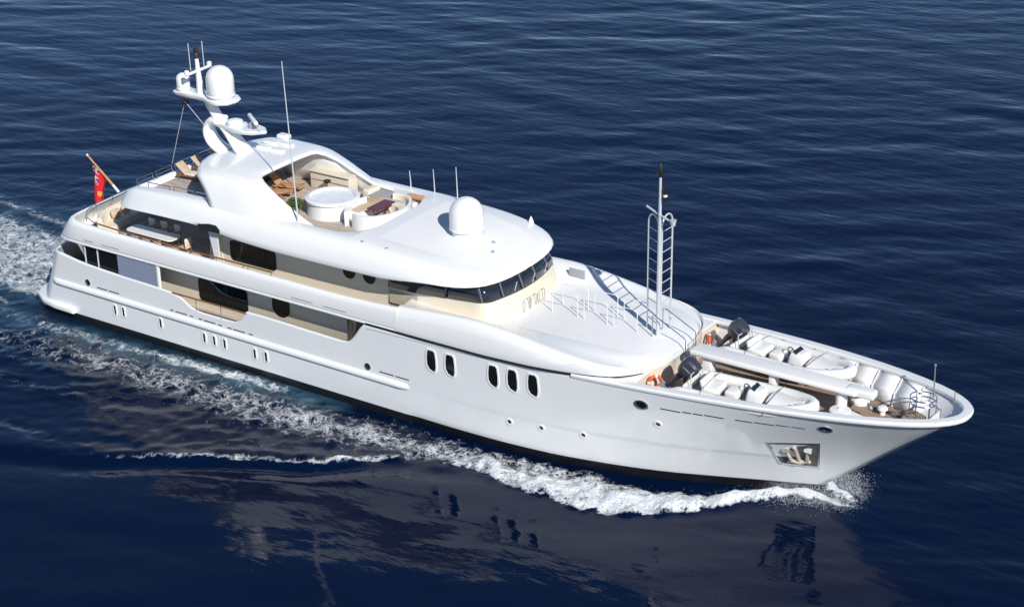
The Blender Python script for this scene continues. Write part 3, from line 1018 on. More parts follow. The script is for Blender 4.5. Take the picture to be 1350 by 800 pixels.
# apron under the bridge windows, flaring to the coach roof
ap = MB(); rows = []
for x, y in wh_outline(0, 25.6):
    rows.append([(x, y, 6.62), (x, y, 6.5)])
r0 = [(x + .03, y * 1.003, float(np.interp(x, [25.6, 28, 29.5], [6.26, 6.45, 6.60]))) for x, y in wh_outline(0, 25.7)]
r1 = [(x + .10, y * 1.010, 6.15) for x, y in wh_outline(0.0, 25.7)]
r2 = [(x + .22, y * 1.03, 5.5) for x, y in wh_outline(0.05, 25.7)]
ap.grid([r0, r1, r2])
part(ap, 'bridge_apron', 'cream', upper_house)
# bridge windows
n_pane = 0
def edge_pts(x0, x1, n=4): return [x0 + (x1 - x0) * i / n for i in range(n + 1)]
lo = [p for p in wh_outline(.03, 25.6)]
hi = [(x - .30 if x > 28 else x, y * .945) for x, y in wh_outline(0, 25.6)]
# resample both along their length
def resample(pl, n):
    d = [0]
    for i in range(1, len(pl)): d.append(d[-1] + math.dist(pl[i], pl[i - 1]))
    return [(float(np.interp(u * d[-1], d, [p[0] for p in pl])), float(np.interp(u * d[-1], d, [p[1] for p in pl]))) for u in [i / n for i in range(n + 1)]], d[-1]
lo_r, Llo = resample(lo, 240)
def near_i(x, y): return min(range(241), key=lambda i: (lo_r[i][0] - x) ** 2 + (lo_r[i][1] - y) ** 2)
hi_r = []
for x, y in lo_r:
    k = min(1, max(0, (x - 27.5) / 1.5))
    hi_r.append((x - .34 * k, y * (1 - .045)))
marks = [near_i(25.62, -3.06), near_i(27.5, -3.06), near_i(29.55, -3.0), near_i(29.98, -1.93), near_i(30.14, -.62), near_i(30.14, .62), near_i(29.98, 1.93), near_i(29.55, 3.0), near_i(27.5, 3.06), near_i(25.62, 3.06)]
for a, b in zip(marks[:-1], marks[1:]):
    ids = list(range(a, b + 1, 2))
    if ids[-1] != b: ids.append(b)
    g_ = MB()
    zg = lambda x: float(np.interp(x, [25.6, 28, 29.5], [6.27, 6.46, 6.61]))
    rows = [[(lo_r[i][0], lo_r[i][1], zg(lo_r[i][0])) for i in ids], [(hi_r[i][0], hi_r[i][1], 7.42) for i in ids]]
    if a == marks[0]:
        rows[0][0] = (25.85, lo_r[a][1], 6.29)
    if b == marks[-1]:
        rows[0][-1] = (25.85, lo_r[b][1], 6.29)
    g_.grid(rows)
    part(g_, 'bridge_window', 'bridge_glass', upper_house, solid=.03)
for i in marks[1:-1]:
    k = MB(); x, y = lo_r[i]; x2, y2 = hi_r[i]
    k.tube([(x + .01, y * 1.003, 6.63), (x2 + .01, y2 * 1.003, 7.42)], .05, 6)
    part(k, 'mullion', 'mullion', upper_house)
for i, (sx, sy) in enumerate(((29.6, -1.2), (29.75, 0.1), (29.6, 1.4))):
    k = MB(); k.tube([(sx + .52, sy, 6.7), (sx + .42, sy + .35, 7.02)], .018, 5)
    part(k, 'wiper', 'alu', upper_house)
wall_window(15.5, 5.98, 2.95, 1.02, 3.05, upper_house, mull=(-.35, .75), r=.2)
wall_window(21.68, 6.62, .66, .92, 3.05, upper_house, r=.32, n=8)
wall_window(22.92, 6.62, .66, .92, 3.05, upper_house, r=.32, n=8)
for sd in (-1, 1):
    k = MB(); k.box((24.5, sd * 3.055, 6.0), (.80, .02, 1.9))
    part(k, 'side_door', 'rust', upper_house)
k = MB(); k.box((13.36, 0, 6.05), (.06, 6.0, 2.2))
part(k, 'aft_door', 'glass', upper_house)  # door glass widened across the wall; its dark colour stands for deck shade
# wing bulkheads that close the aft deck
for sd in (-1, 1):
    k = MB(); k.plate([(12.5, sd * 3.06, 4.96), (13.45, sd * 3.06, 4.96), (13.45, sd * 3.06, 7.24), (12.9, sd * 3.06, 7.24)], (0, sd, 0), .06)
    part(k, 'wing_bulkhead', 'cream', upper_house)
    k = MB(); k.plate([(13.5, sd * 4.0, 7.3), (14.1, sd * 4.0, 7.3), (13.95, sd * 3.75, 5.0), (13.75, sd * 3.75, 5.0)], (0, sd, 0), .07)
    part(k, 'roof_strut', 'white')
# upper rail
for sd in (-1, 1):
    k = MB(); pr = [(5.6, sd * 4.30, 6.12), (8, sd * 4.36, 6.06), (12, sd * 4.37, 6.04), (17.9, sd * 4.37, 6.06)]
    k.tube(pr, .045)
    rl = part(k, 'hand_rail', 'wood')
    for x in (7.5, 9.0, 10.8, 12.4, 13.9, 14.2, 16.0, 16.3, 17.8):
        k = MB(); k.tube([(x, sd * 4.36, 5.80), (x, sd * 4.37, 6.05)], .02)
        part(k, 'rail_post', 'steel', rl)
k = MB()
k.tube([(5.6, -4.30, 6.12), (4.75, -4.05, 6.2), (4.2, -3.4, 6.26), (3.95, -2.4, 6.3), (3.85, 0, 6.3), (3.95, 2.4, 6.3), (4.2, 3.4, 6.26), (4.75, 4.05, 6.2), (5.6, 4.30, 6.12)], .03)
rl = part(k, 'stern_rail', 'steel')
for x, y in ((4.75, -4.05), (4.0, -2.6), (3.86, -1.2), (3.86, .9), (4.0, 2.6)):
    k = MB(); k.tube([(x, y, 5.95), (x, y, 6.25)], .022)
    part(k, 'rail_post', 'steel', rl)

# --- bridge roof / sun deck shell ----------------------------------------
YE = tab([(6.85, 2.9), (6.95, 3.35), (7.15, 3.75), (7.5, 4.05), (8.2, 4.25), (9.5, 4.36), (12, 4.40), (24.6, 4.40), (26.5, 4.30), (27.8, 4.12), (28.7, 3.84), (29.3, 3.42), (29.7, 2.85), (29.95, 2.05), (30.09, 1.1), (30.13, .2)])
ZE = tab([(6.85, 7.34), (8, 7.38), (10, 7.5), (13.0, 7.55), (14.6, 7.40), (16, 7.28), (18.5, 7.20), (24.6, 7.27), (26, 7.40), (27.2, 7.50), (29, 7.50), (30.13, 7.46)])
ZR = tab([(6.85, 7.50), (7.1, 7.72), (7.6, 8.10), (8.0, 8.32), (9, 8.45), (13, 8.62), (16, 8.6), (20, 8.52), (22.4, 8.52), (24, 8.46), (26.7, 8.30), (28.4, 8.05), (29.5, 7.78), (30.13, 7.52)])
ZCN = tab([(22.6, 8.60), (24, 8.55), (26.7, 8.40), (28.4, 8.12), (29.5, 7.82), (30.13, 7.53)])
def well(x):
    if x < 19.5: return 3.15
    if x < 22.6: return 3.15 * (1 - ((x - 19.5) / 3.1) ** 5.0) ** .45
    return 0
xr_ = [6.85, 6.9, 7.0, 7.15, 7.3, 7.45, 7.6, 7.75, 7.9, 8.15, 8.4, 9, 9.5, 10.5, 11.5, 12.5, 13.0, 14.0, 14.6, 15.3, 16, 17, 18, 19, 19.5, 20.2, 20.8, 21.3, 21.7, 22.0, 22.2, 22.35, 22.47, 22.55, 22.59, 22.605, 22.9, 23.5, 24.6, 25.5, 26.5, 27.3, 28, 28.6, 29.0, 29.4, 29.65, 29.85, 29.98, 30.06, 30.11, 30.13]
rs = MB(); rows = []
FLOOR = 7.86
for x in xr_:
    ye, ze, zr = YE(x), ZE(x), ZR(x)
    f = min(1, ye / 4.2)
    h = zr - ze
    av = max(0, min(1, (13.5 - x) / 3))
    out_ = [(0, ze + .02), (max(ye - .4, ye * .5), ze + .02), (ye - .03 * f, ze), (ye, ze + .05 * min(1, h)), (ye - (.03 + .06 * av) * f, ze + .22 * h), (ye - (.12 + .10 * av) * f, ze + .48 * h), (ye - (.27 + .08 * av) * f, ze + .74 * h), (ye - (.50 - .02 * av) * f, ze + (.91 + .03 * av) * h), (ye - (.78 - .16 * av) * f, ze + (.985 + .01 * av) * h)]
    if 7.75 <= x < 22.604:
        yi = min(well(x), ye - .8 * f)
        yi = max(yi, .02)
        c = [(yi + .12 if yi > .1 else yi, zr), (yi, zr - .05), (yi, FLOOR), (yi * .5, FLOOR), (0, FLOOR)]
        if x < 7.9:
            c = [(yi, zr), (yi, zr - .03), (yi, 8.08), (yi * .5, 8.08), (0, 8.08)]
    else:
        zc = ZCN(x) if x > 20 else zr
        yy = ye - .9 * f
        c = [(yy, zr + (zc - zr) * .15 + .0), (yy * .8, zr + (zc - zr) * .4), (yy * .55, zr + (zc - zr) * .75), (yy * .28, zc - (zc - zr) * .06), (0, zc)]
    half = out_ + c
    rows.append([(x, -a, b) for a, b in half] + [(x, a, b) for a, b in half[-2:0:-1]])
rs.grid(rows, closev=True)
nn_ = len(rows[0])
rs.add(rows[0], [list(range(nn_))[::-1]]); rs.add(rows[-1], [list(range(nn_))])
roof = part(rs, 'bridge_roof', 'white', angle=42)
# teak sheet on the sun deck floor
k = MB()
fl = [(x, -min(well(x), YE(x) - .8) + .03) for x in (8.0, 9, 12, 15, 18, 19.5, 20.5, 21.3, 21.9, 22.25, 22.45)]
k.prism(fl + [(x, -y) for x, y in fl[::-1]], FLOOR + .004, FLOOR + .012)
part(k, 'sun_deck_floor', 'teak_light', roof)
# vent scoop cut in the roof edge
for sd in (-1, 1):
    k = MB()
    ol = [(13.15, 7.66), (13.9, 7.80), (14.35, 7.80), (14.62, 7.62), (14.62, 7.44), (13.55, 7.42), (13.3, 7.45)]
    k.plate([(a, sd * 4.33, b) for a, b in ol], (0, sd, 0), .10)
    part(k, 'roof_vent', 'seam', roof)

# --- radar arch -----------------------------------------------------------
ZT = tab([(10.6, 9.74), (12, 9.94), (13.4, 10.04), (15, 10.02), (15.65, 9.94), (16.5, 9.66), (17, 9.46), (17.75, 9.12), (18.5, 8.78), (19.3, 8.60), (21, 8.54)])
sig = [(0, 11.0, 15.55, .05, 0), (1.0, 11.05, 15.55, .05, 0), (1.9, 11.4, 15.57, .03, 0), (2.2, 11.6, 15.7, .02, 0), (2.42, 11.75, 16.1, .01, 0), (2.62, 11.85, 16.7, 0, 0), (2.76, 11.95, 17.6, -.02, 0), (2.86, 12.0, 18.7, -.04, 0), (3.05, 12.15, 19.6, -.09, 0), (3.3, 12.35, 20.0, -.18, 0)]
ra = MB(); rows = []
NU = 22
for y, xa, xf, dz, _ in sig:
    rows.append([(xa + (xf - xa) * u / NU, -y, ZT(xa + (xf - xa) * u / NU) + dz) for u in range(NU + 1)])
side = [(.10, 12.6, 20.2), (.28, 13.05, 20.6), (.5, 13.45, 20.9), (.72, 13.7, 21.0), (.9, 13.8, 21.0), (1.0, 13.85, 21.0)]
for v, xa, xf in side:
    rr_ = []
    for u in range(NU + 1):
        x = xa + (xf - xa) * u / NU
        zt = ZT(x) - .18
        z = zt + (7.75 - zt) * v
        y = 3.3 + (.25 + .60 * v) * min(1, (zt - 7.75) / 1.0) * (1 - math.exp(-v * 6))
        rr_.append((x, -y, z))
    rows.append(rr_)
full = [[(x, -y, z) for x, y, z in r] for r in rows[::-1]] + rows[1:]
ra.grid(full)
arch = part(ra, 'radar_arch', 'white', solid=.16, angle=60)
# inner lining under each arm of the arch
for sd in (-1, 1):
    k = MB(); rows = []
    for x in (12.6, 13.5, 14.5, 15.3, 15.9, 16.4, 16.9, 17.4, 17.9, 18.4, 18.9, 19.4):
        zt = ZT(x) - .10
        yt = float(np.interp(x, [12.6, 15.3, 16.1, 16.7, 17.6, 18.7, 19.4], [2.5, 2.45, 2.56, 2.70, 2.82, 2.90, 3.06]))
        rows.append([(x, sd * (yt + (3.11 - yt) * u), zt + (FLOOR - zt) * u) for u in (0, .33, .66, 1)])
    k.grid(rows)
    part(k, 'arch_lining', 'white', arch, solid=.03)
# raised blisters on the arch top
for y0, x0 in ((.9, 13.2), (1.7, 13.0), (.9, 14.1), (1.9, 13.9)):
    k = MB(); k.box((x0, y0, 10.12), (.85, .34, .16), bev=.06)
    part(k, 'arch_hatch', 'white', arch)
k = MB(); k.box((13.0, 2.75, 10.15), (.7, .5, .26), bev=.1)
part(k, 'arch_hatch', 'white', arch)

# non-slip deck panels a shade greyer than the gloss paint round them
k = MB(); rows = []
for x in (31.2, 32, 33, 34, 35, 36, 36.6, 37.2, 37.6, 37.9):
    y = yc_f(x); zr = ZCR(x); zc = ZCC(x); f = y / 4.52
    yo = y - 1.95 * f if x < 37 else (y - 1.95 * f) * (1 - ((x - 37) / 1.0) ** 2 * .5)
    half = [(yo, zr + (zc - zr) * .93 + .012), (min(y * .35, yo * .7), zc + .012), (0, zc + .026)]
    rows.append([(x, -a, b) for a, b in half] + [(x, a, b) for a, b in half[-2::-1]])
k.grid(rows)
part(k, 'nonslip_panel', 'nonslip', coach)
k = MB(); rows = []
for x in (23.4, 24.2, 25, 26, 27, 27.8, 28.4, 28.9, 29.2):
    zr = ZR(x); zc = ZCN(x); yy = YE(x) - .9
    half = [(yy * .8, zr + (zc - zr) * .4 + .010), (yy * .55, zr + (zc - zr) * .75 + .010), (yy * .28, zc - (zc - zr) * .06 + .010), (0, zc + .010)]
    rows.append([(x, -a, b) for a, b in half] + [(x, a, b) for a, b in half[-2::-1]])
k.grid(rows)
part(k, 'nonslip_panel', 'nonslip', roof)

# --- mast -----------------------------------------------------------------
def ell_tube(mb, pts, rx, ry, n=14, mi=0):
    """centre line with elliptical section: rx in the x-z plane, ry across (y)"""
    rows = []
    for i, p in enumerate(pts):
        p = Vector(p)
        t = Vector(pts[min(i + 1, len(pts) - 1)]) - Vector(pts[max(i - 1, 0)])
        t.normalize()
        s_ = Vector((0, 1, 0)); a = t.cross(s_).normalized()
        rows.append([p + a * rx[i] * math.cos(k * 2 * math.pi / n) + s_ * ry[i] * math.sin(k * 2 * math.pi / n) for k in range(n)])
    mb.grid(rows, mi, closev=True)
    mb.add(rows[0], [list(range(n))]); mb.add(rows[-1], [list(range(n))[::-1]])


mt = MB()
# loop at the foot
lp = [(11.5, 9.85), (10.95, 10.05), (10.5, 10.4), (10.32, 10.85), (10.45, 11.25), (10.8, 11.52), (11.2, 11.55)]
lx = tab([(i, p[0]) for i, p in enumerate(lp)]); lz = tab([(i, p[1]) for i, p in enumerate(lp)])
us = [i / 4 for i in range(25)]
ell_tube(mt, [(lx(u), 0, lz(u)) for u in us], [.17 + .05 * abs(u - 3) / 3 for u in us], [.46 + .1 * abs(u - 3) / 3 for u in us])
ell_tube(mt, [(12.9, 0, 9.85), (12.3, 0, 10.4), (11.8, 0, 10.95), (11.3, 0, 11.4), (10.95, 0, 11.75), (10.6, 0, 12.2), (10.35, 0, 12.7)], [.34, .26, .22, .24, .24, .22, .2], [.55, .5, .42, .36, .32, .30, .30])
mast = part(mt, 'radar_mast', 'white')
k = MB()
pl = [(8.3, -.35), (8.6, -.5), (9.6, -.42), (10.6, -.55), (11.2, -.8), (11.8, -.82), (12.25, -.5), (12.4, 0)]
plo = pl + [(x, -y) for x, y in pl[-2::-1]]
rowsp = [[(10.4 + (x - 10.4) * s_, y * s_, z) for x, y in plo] for s_, z in ((.7, 12.48), (.95, 12.58), (1.0, 12.68), (.98, 12.76), (.9, 12.79))]
k.grid(rowsp, closev=True)
k.add(rowsp[0], [list(range(len(plo)))]); k.add(rowsp[-1], [list(range(len(plo)))[::-1]])
part(k, 'mast_platform', 'white', mast)
def dome(c, r, h, parent, name='satellite_dome', base=.12, foot=None):
    k = MB()
    cyl = h - r
    prof = [(r * .86, 0), (r * .86, base), (r * 1.03, base), (r * 1.03, base + .07), (r * .985, base + .09)] + [(r * 1.0, base + .12), (r, cyl)] + [(r * math.cos(a), cyl + r * math.sin(a)) for a in [R(j) for j in (12, 25, 38, 50, 62, 74, 84)]] + [(.001, h)]
    if foot: prof = [(foot, -.1), (foot * .97, -.02)] + prof
    k.lathe(prof, c, 32)
    return part(k, name, 'white', parent)
dome((11.35, 0, 12.78), .72, 1.68, mast)
dome((8.85, -.1, 12.74), .36, .98, mast)
dome((10.5, .65, 13.35), .25, .8, mast)
k = MB(); k.box((10.5, .65, 13.05), (.3, .3, .6), bev=.05)
part(k, 'dome_plinth', 'white', mast)
k = MB(); k.tube([(9.95, 0, 12.75), (9.9, 0, 13.7), (9.85, 0, 14.6)], [.2, .15, .1], 10)
part(k, 'mast_pole', 'white', mast)
k = MB(); k.tube([(9.9, -.95, 13.95), (9.9, .95, 14.0)], [.08, .08], 8)
k.lathe([(.13, 0), (.13, .16), (.05, .2)], (9.9, -.85, 14.0), 10); k.lathe([(.13, 0), (.13, .16), (.05, .2)], (9.9, .85, 14.05), 10)
part(k, 'cross_yard', 'white', mast)
k = MB(); k.lathe([(.06, 0), (.13, .05), (.13, .25), (.1, .3), (.13, .35), (.13, .55), (.05, .62)], (9.85, 0, 14.6), 10)
part(k, 'mast_lamp', 'lamp_dark', mast)
for dx, dy in ((-.2, -.32), (.1, .38)):
    k = MB(); k.tube([(9.88 + dx, dy, 14.0), (9.85 + dx, dy, 15.45)], .025, 6)
    part(k, 'mast_whip', 'alu', mast)
# forward radar platform
k = MB()
pl = [(10.9, -.3), (11.6, -.42), (12.5, -.62), (13.3, -.6), (13.9, -.42), (14.3, 0)]
plo = pl + [(x, -y) for x, y in pl[-2::-1]]
rowsp = [[(12.3 + (x - 12.3) * s_, y * s_, z) for x, y in plo] for s_, z in ((.75, 11.18), (.96, 11.30), (1.0, 11.40), (.96, 11.47))]
k.grid(rowsp, closev=True)
k.add(rowsp[0], [list(range(len(plo)))]); k.add(rowsp[-1], [list(range(len(plo)))[::-1]])
part(k, 'radar_platform', 'white', mast)
k = MB(); k.lathe([(.26, 0), (.24, .22), (.12, .34)], (13.35, .05, 11.46), 14)
sc_ = part(k, 'radar_scanner', 'grey', mast)
k = MB(); k.box((13.35, .05, 11.92), (1.6, .2, .2), rz=R(-36), bev=.06)
part(k, 'scanner_bar', 'white', sc_)
k = MB(); k.lathe([(.42, 0), (.45, .1), (.42, .22), (.28, .28), (.001, .3)], (12.2, -.05, 11.46), 18)
part(k, 'radome_disc', 'white', mast)
k = MB(); k.tube([(8.75, .02, 12.55), (8.75, .02, 12.2)], .03, 6); k.box((8.75, .0, 12.08), (.35, .3, .26), bev=.06)
part(k, 'signal_lamp', 'lamp_dark', mast)
for a, b in (((8.75, 0, 12.15), (6.9, .5, 8.2)), ((8.75, 0, 12.15), (10.75, 0, 10.35))):
    k = MB(); k.tube([a, b], .018, 5)
    part(k, 'stay_wire', 'alu', mast)

# --- roof fittings ----------------------------------------------------------
dome((26.6, 0, 8.45), .84, 1.86, roof, base=.30, foot=.94)
for x, y, z0, z1 in ((18.8, -3.25, 8.6, 16.6), (23.7, 3.35, 8.45, 10.25), (22.1, 3.6, 8.4, 9.75), (20.6, 3.6, 8.4, 9.4)):
    k = MB(); dx = -.35 if z1 > 12 else -.05
    k.tube([(x, y, z0), (x, y, z0 + .35), (x + dx, y, z1)], [.06, .04, .022] if z1 > 12 else [.035, .03, .018], 7)
    part(k, 'whip_antenna', 'alu', roof)
for x, y in ((23.0, -3.55), (24.4, -3.5), (28.0, .2), (28.5, -.6)):
    k = MB(); k.lathe([(.09, 0), (.09, .07), (.04, .1)], (x, y, (ZR(x) - .06 if abs(y) > 3 else ZCN(x) - .01)), 10)
    part(k, 'deck_light', 'grey', roof)
k = MB(); k.lathe([(.16, 0), (.13, .2), (.02, .45)], (28.0, 3.5, 8.0), 10)
part(k, 'horn', 'white', roof)
for x in (19.3, 20.5, 21.6):                         # thin rods standing in for shadow lines on the starboard shell
    k = MB(); k.tube([(x - .3, -3.35, 8.5), (x, -3.9, 8.25)], .018, 5)
    part(k, 'rail_post', 'steel', roof)  # no real post: each rod draws a line of shade
# aft sun deck rails
for y0, y1 in ((-2.9, -1.75), (-1.5, -.3), (-.05, 1.3), (1.55, 2.8)):
    k = MB(); k.tube([(7.72, y0, 8.1), (7.62, y0, 8.5), (7.62, y1, 8.5), (7.72, y1, 8.1)], .028, 6)
    k.tube([(7.65, y0, 8.3), (7.65, y1, 8.3)], .014, 5)
    part(k, 'deck_rail', 'steel', roof)
for sd in (-1, 1):
    for x0, x1 in ((8.9, 10.4), (10.7, 12.1), (12.3, 13.4)):
        z = ZR((x0 + x1) / 2)
        k = MB(); k.tube([(x0, sd * 3.35, z - .02), (x0, sd * 3.35, z + .24), (x1, sd * 3.35, z + .26), (x1, sd * 3.35, z)], .03, 6)
        part(k, 'deck_rail', 'steel', roof)

# --- built-in sun deck furniture ---------------------------------------------
k = MB()
prof = [(1.30, 0), (1.30, .5), (1.30, .76), (1.40, .80), (1.40, .88), (1.32, .92), (1.16, .92), (1.12, .86), (1.08, .72), (.9, .62), (.001, .6)]
k.lathe(prof, (18.35, .0, FLOOR + .012), 40)
tub = part(k, 'hot_tub', 'white', roof)
k = MB(); k.lathe([(1.10, 0), (.001, .002)], (18.35, 0, FLOOR + .82), 40)
part(k, 'tub_water', 'jac_water', tub)
k = MB(); k.box((19.95, .9, FLOOR + .22), (.9, 2.4, .42), bev=.06); k.box((19.85, .9, FLOOR + .47), (.8, 2.3, .08), bev=.03, mi=1)
part(k, 'tub_step', ['white', 'tan'], tub)
# horseshoe sofa round the table
k = MB(); rows = []; rows2 = []
cxs, cys = 21.25, .55
for i in range(25):
    a = R(-110 + 220 * i / 24)
    def pt(r, z): return (cxs - .25 + r * math.cos(a) * .92, cys + r * math.sin(a) * 1.25, FLOOR + z)
    pl_ = .025 * (i % 2)
    rows.append([pt(.80, .012), pt(.80, .40), pt(.86, .44), pt(1.20 + pl_, .44), pt(1.26 + pl_, .50), pt(1.29 + pl_, .74), pt(1.36, .79), pt(1.48, .77), pt(1.5, .4), pt(1.5, .012)])
k.grid([r[:7] for r in rows]); k.grid([r[6:] for r in rows], 1)
k.add(rows[0], [list(range(10))]); k.add(rows[-1], [list(range(10))[::-1]])
part(k, 'horseshoe_sofa', ['cushion', 'white'], roof)
k = MB(); rows = []
for i in range(13):
    a = R(150 + 90 * i / 12)
    rows.append([(cxs - .6 + r * math.cos(a) * .9, cys - .3 + r * math.sin(a) * 1.3, FLOOR + z) for r, z in ((1.1, .012), (1.1, .75), (1.16, .8), (1.26, .8), (1.3, .75), (1.3, .012))])
k.grid(rows); k.add(rows[0], [list(range(6))]); k.add(rows[-1], [list(range(6))[::-1]])
part(k, 'tub_screen', 'white', roof)
# port sun pad
k = MB(); k.box((20.4, 2.45, FLOOR + .2), (2.6, 1.1, .38), bev=.06); k.box((20.4, 2.45, FLOOR + .44), (2.5, 1.02, .10), bev=.04, mi=1)
k.box((18.9, 2.5, FLOOR + .42), (.5, 1.0, .5), bev=.1, mi=2)
part(k, 'sun_pad', ['white', 'pad', 'cushion'], roof)
# bar counter against the port side
k = MB(); k.box((16.4, 2.55, FLOOR + .5), (2.6, .7, .96), bev=.04); k.box((16.4, 2.5, FLOOR + 1.01), (2.7, .84, .06), bev=.02)
k.box((16.4, 2.18, FLOOR + .55), (2.4, .02, .02), mi=1)
part(k, 'bar_counter', ['cream', 'wood'], roof)

# --- sofas on the upper aft deck ----------------------------------------------
k = MB(); rows = []
base = [(7.2, 3.75), (6.2, 3.75), (5.3, 3.45), (4.7, 2.8), (4.45, 2.0), (4.4, 1.0), (4.4, 0), (4.4, -1.0), (4.45, -2.0), (4.7, -2.7), (5.1, -3.2)]
for i, (x, y) in enumerate(base):
    a = Vector(base[min(i + 1, len(base) - 1)]) - Vector(base[max(i - 1, 0)])
    n = Vector((-a.y, a.x)).normalized()
    if n.dot(Vector((9 - x, 0 - y))) < 0: n = -n
    rows.append([(x + n.x * d, y + n.y * d, 4.96 + z) for d, z in ((-.32, .0), (-.34, .92), (-.24, .98), (-.08, .94), (.02, .5), (.06, .46), (.62, .45), (.70, .40), (.70, 0))])
k.grid(rows); k.add(rows[0], [list(range(9))]); k.add(rows[-1], [list(range(9))[::-1]])
sofa = part(k, 'aft_sofa', 'cushion')
# --- fore deck rails ------------------------------------------------------------
for y in (-.25, .72):
    for x0, x1 in ((31.6, 33.0), (33.35, 34.6), (34.95, 36.2)):
        k = MB()
        zb0, zb1 = ZCC(x0), ZCC(x1)
        k.tube([(x0, y, zb0), (x0, y, zb0 + 1.0), (x0 + .08, y, zb0 + 1.1), (x1 - .08, y, zb1 + 1.1), (x1, y, zb1 + 1.0), (x1, y, zb1)], .020, 7)
        part(k, 'walkway_rail', 'rail_white', coach)
    k = MB()
    k.tube([(37.0, y, 5.6), (37.0, y, 6.7), (37.15, y, 6.72), (38.6, y, 6.0), (38.72, y, 5.9), (38.75, y, z_fd(38.7))], .026, 7)
    part(k, 'stair_rail', 'steel', coach)
for i in range(4):
    k = MB(); k.box((38.75 + .02, .235, z_fd(38.7) + .3 + i * .3), (.22, .9, .04), bev=.01)
    part(k, 'ladder_tread', 'steel', coach)
for y in (-1.0, -.45, .25):                                          # grab hoops on the bridge front
    k = MB()
    k.tube([(30.52, y, 5.62)] + [(30.55 + .02 * math.sin(R(a)), y + .24 - .24 * math.cos(R(a)), 6.05 + .24 * math.sin(R(a))) for a in range(0, 181, 30)] + [(30.52, y + .48, 5.62)], .022, 6)
    part(k, 'grab_hoop', 'steel', coach)
k = MB(); k.box((30.75, 3.35, 5.95), (.9, .06, .7), bev=.02)
part(k, 'wing_panel', 'grey', coach)

# --- signal mast on the fore deck ---------------------------------------------------
k = MB(); k.tube([(37.15, 0, 5.55), (37.15, 0, 9), (37.13, 0, 13.35)], [.10, .095, .06], 10)
fm = part(k, 'signal_mast', 'alu')
k = MB(); k.lathe([(.09, 0), (.12, .1), (.12, .45), (.05, .62)], (37.13, 0, 13.35), 10)
part(k, 'mast_lamp', 'black', fm)
k = MB(); k.lathe([(.12, 0), (.12, .22)], (37.38, 0, 12.25), 10, 0); k.lathe([(.10, .22), (.10, .34)], (37.38, 0, 12.25), 10, 1); k.lathe([(.12, .34), (.12, .6), (.03, .66)], (37.38, 0, 12.25), 10, 0)
k.tube([(37.15, 0, 12.3), (37.38, 0, 12.3)], .03, 6)
part(k, 'navigation_lamp', ['black', 'flag_white'], fm)
k = MB(); k.tube([(36.3, .3, 11.72), (37.15, 0, 11.55), (37.95, -.25, 11.42)], .05, 7); k.lathe([(.1, 0), (.14, .2), (.16, .26)], (37.95, -.25, 11.3), 10)
part(k, 'yard_arm', 'alu', fm)
for (px, py, qx, qy) in ((36.33, .45, 37.06, .05), (37.20, .12, 37.24, 1.0)):
    top = 10.95
    A0 = Vector((px, py, 5.58)); B0 = Vector((qx, qy, 5.58)); rad = (B0 - A0).length / 2
    arc = [A0.lerp(B0, .5) + (A0 - B0).normalized() * rad * math.cos(R(a)) + Vector((0, 0, top - 5.58 + rad * 1.1 * math.sin(R(a)))) for a in range(0, 181, 20)]
    k = MB(); k.tube([A0] + arc + [B0], .042, 8)
    ld = part(k, 'mast_ladder', 'alu', fm)
    for i in range(8):
        z = 7.2 + i * .5
        k = MB(); k.tube([A0 + Vector((0, 0, z - 5.58)), B0 + Vector((0, 0, z - 5.58))], .02, 6)
        part(k, 'rung', 'alu', ld)

# --- boat crane between the tenders --------------------------------------------------
k = MB()
k.box((43.3, -.50, 5.74), (8.0, .98, .26), bev=.09)
k.box((47.4, -.55, 5.74), (1.3, .56, .36), bev=.1)
crane = part(k, 'boat_crane', 'gelcoat')
k = MB(); k.lathe([(.30, 0), (.27, .15), (.25, 1.2), (.32, 1.28), (.32, 1.36)], (46.5, -.55, 4.36), 18)
part(k, 'crane_post', 'gelcoat', crane)
k = MB(); k.tube([(47.85, -.55, 5.55), (47.85, -.55, 5.2)], .03, 6); k.lathe([(.1, 0), (.12, .1), (.04, .2)], (47.85, -.55, 5.02), 10)
part(k, 'crane_hook', 'galv', crane)
for x, w_, h_ in ((40.1, .45, 1.6), (43.3, .3, 1.3)):
    k = MB(); k.box((x, -.55, 5.62 - h_ / 2), (w_, .5, h_), bev=.04)
    part(k, 'crane_cradle', 'gelcoat', crane)

# --- bow gear ---------------------------------------------------------------------------
def lathe_part(name, prof, c, m, n=16, parent=None):
    k = MB(); k.lathe(prof, c, n); return part(k, name, m, parent)
for y in (-1.18, 1.0):
    lathe_part('windlass', [(.42, 0), (.42, .12), (.30, .2), (.2, .3), (.2, .42), (.46, .48), (.48, .56), (.44, .6), (.12, .64), (.10, .7)], (46.75, y, z_fd(46.75)), 'gelcoat', 22)
k = MB(); k.box((47.35, -.95, z_fd(47.3) + .2), (.7, .42, .38), rz=R(-20), bev=.07)
part(k, 'windlass_motor', 'gelcoat')
k = MB(); k.lathe([(.16, 0), (.12, .1), (.12, .42), (.2, .46), (.2, .52)], (45.6, -1.55, z_fd(45.6)), 14)
part(k, 'bollard', 'gelcoat')
k = MB(); k.lathe([(.16, 0), (.12, .1), (.12, .42), (.2, .46), (.2, .52)], (45.6, 1.55, z_fd(45.6)), 14)
part(k, 'bollard', 'gelcoat')
lathe_part('vent_mushroom', [(.13, 0), (.13, .22), (.24, .26), (.2, .36), (.05, .4)], (48.05, .35, z_fd(48)), 'gelcoat')
for sd in (-1, 1):
    k = MB(); k.tube([(46.9, sd * .95, z_fd(47) + .06), (47.8, sd * .7, z_fd(48) + .06), (49.3, sd * .45, z_fd(49) + .06)], .06, 6)
    part(k, 'anchor_chain', 'galv')
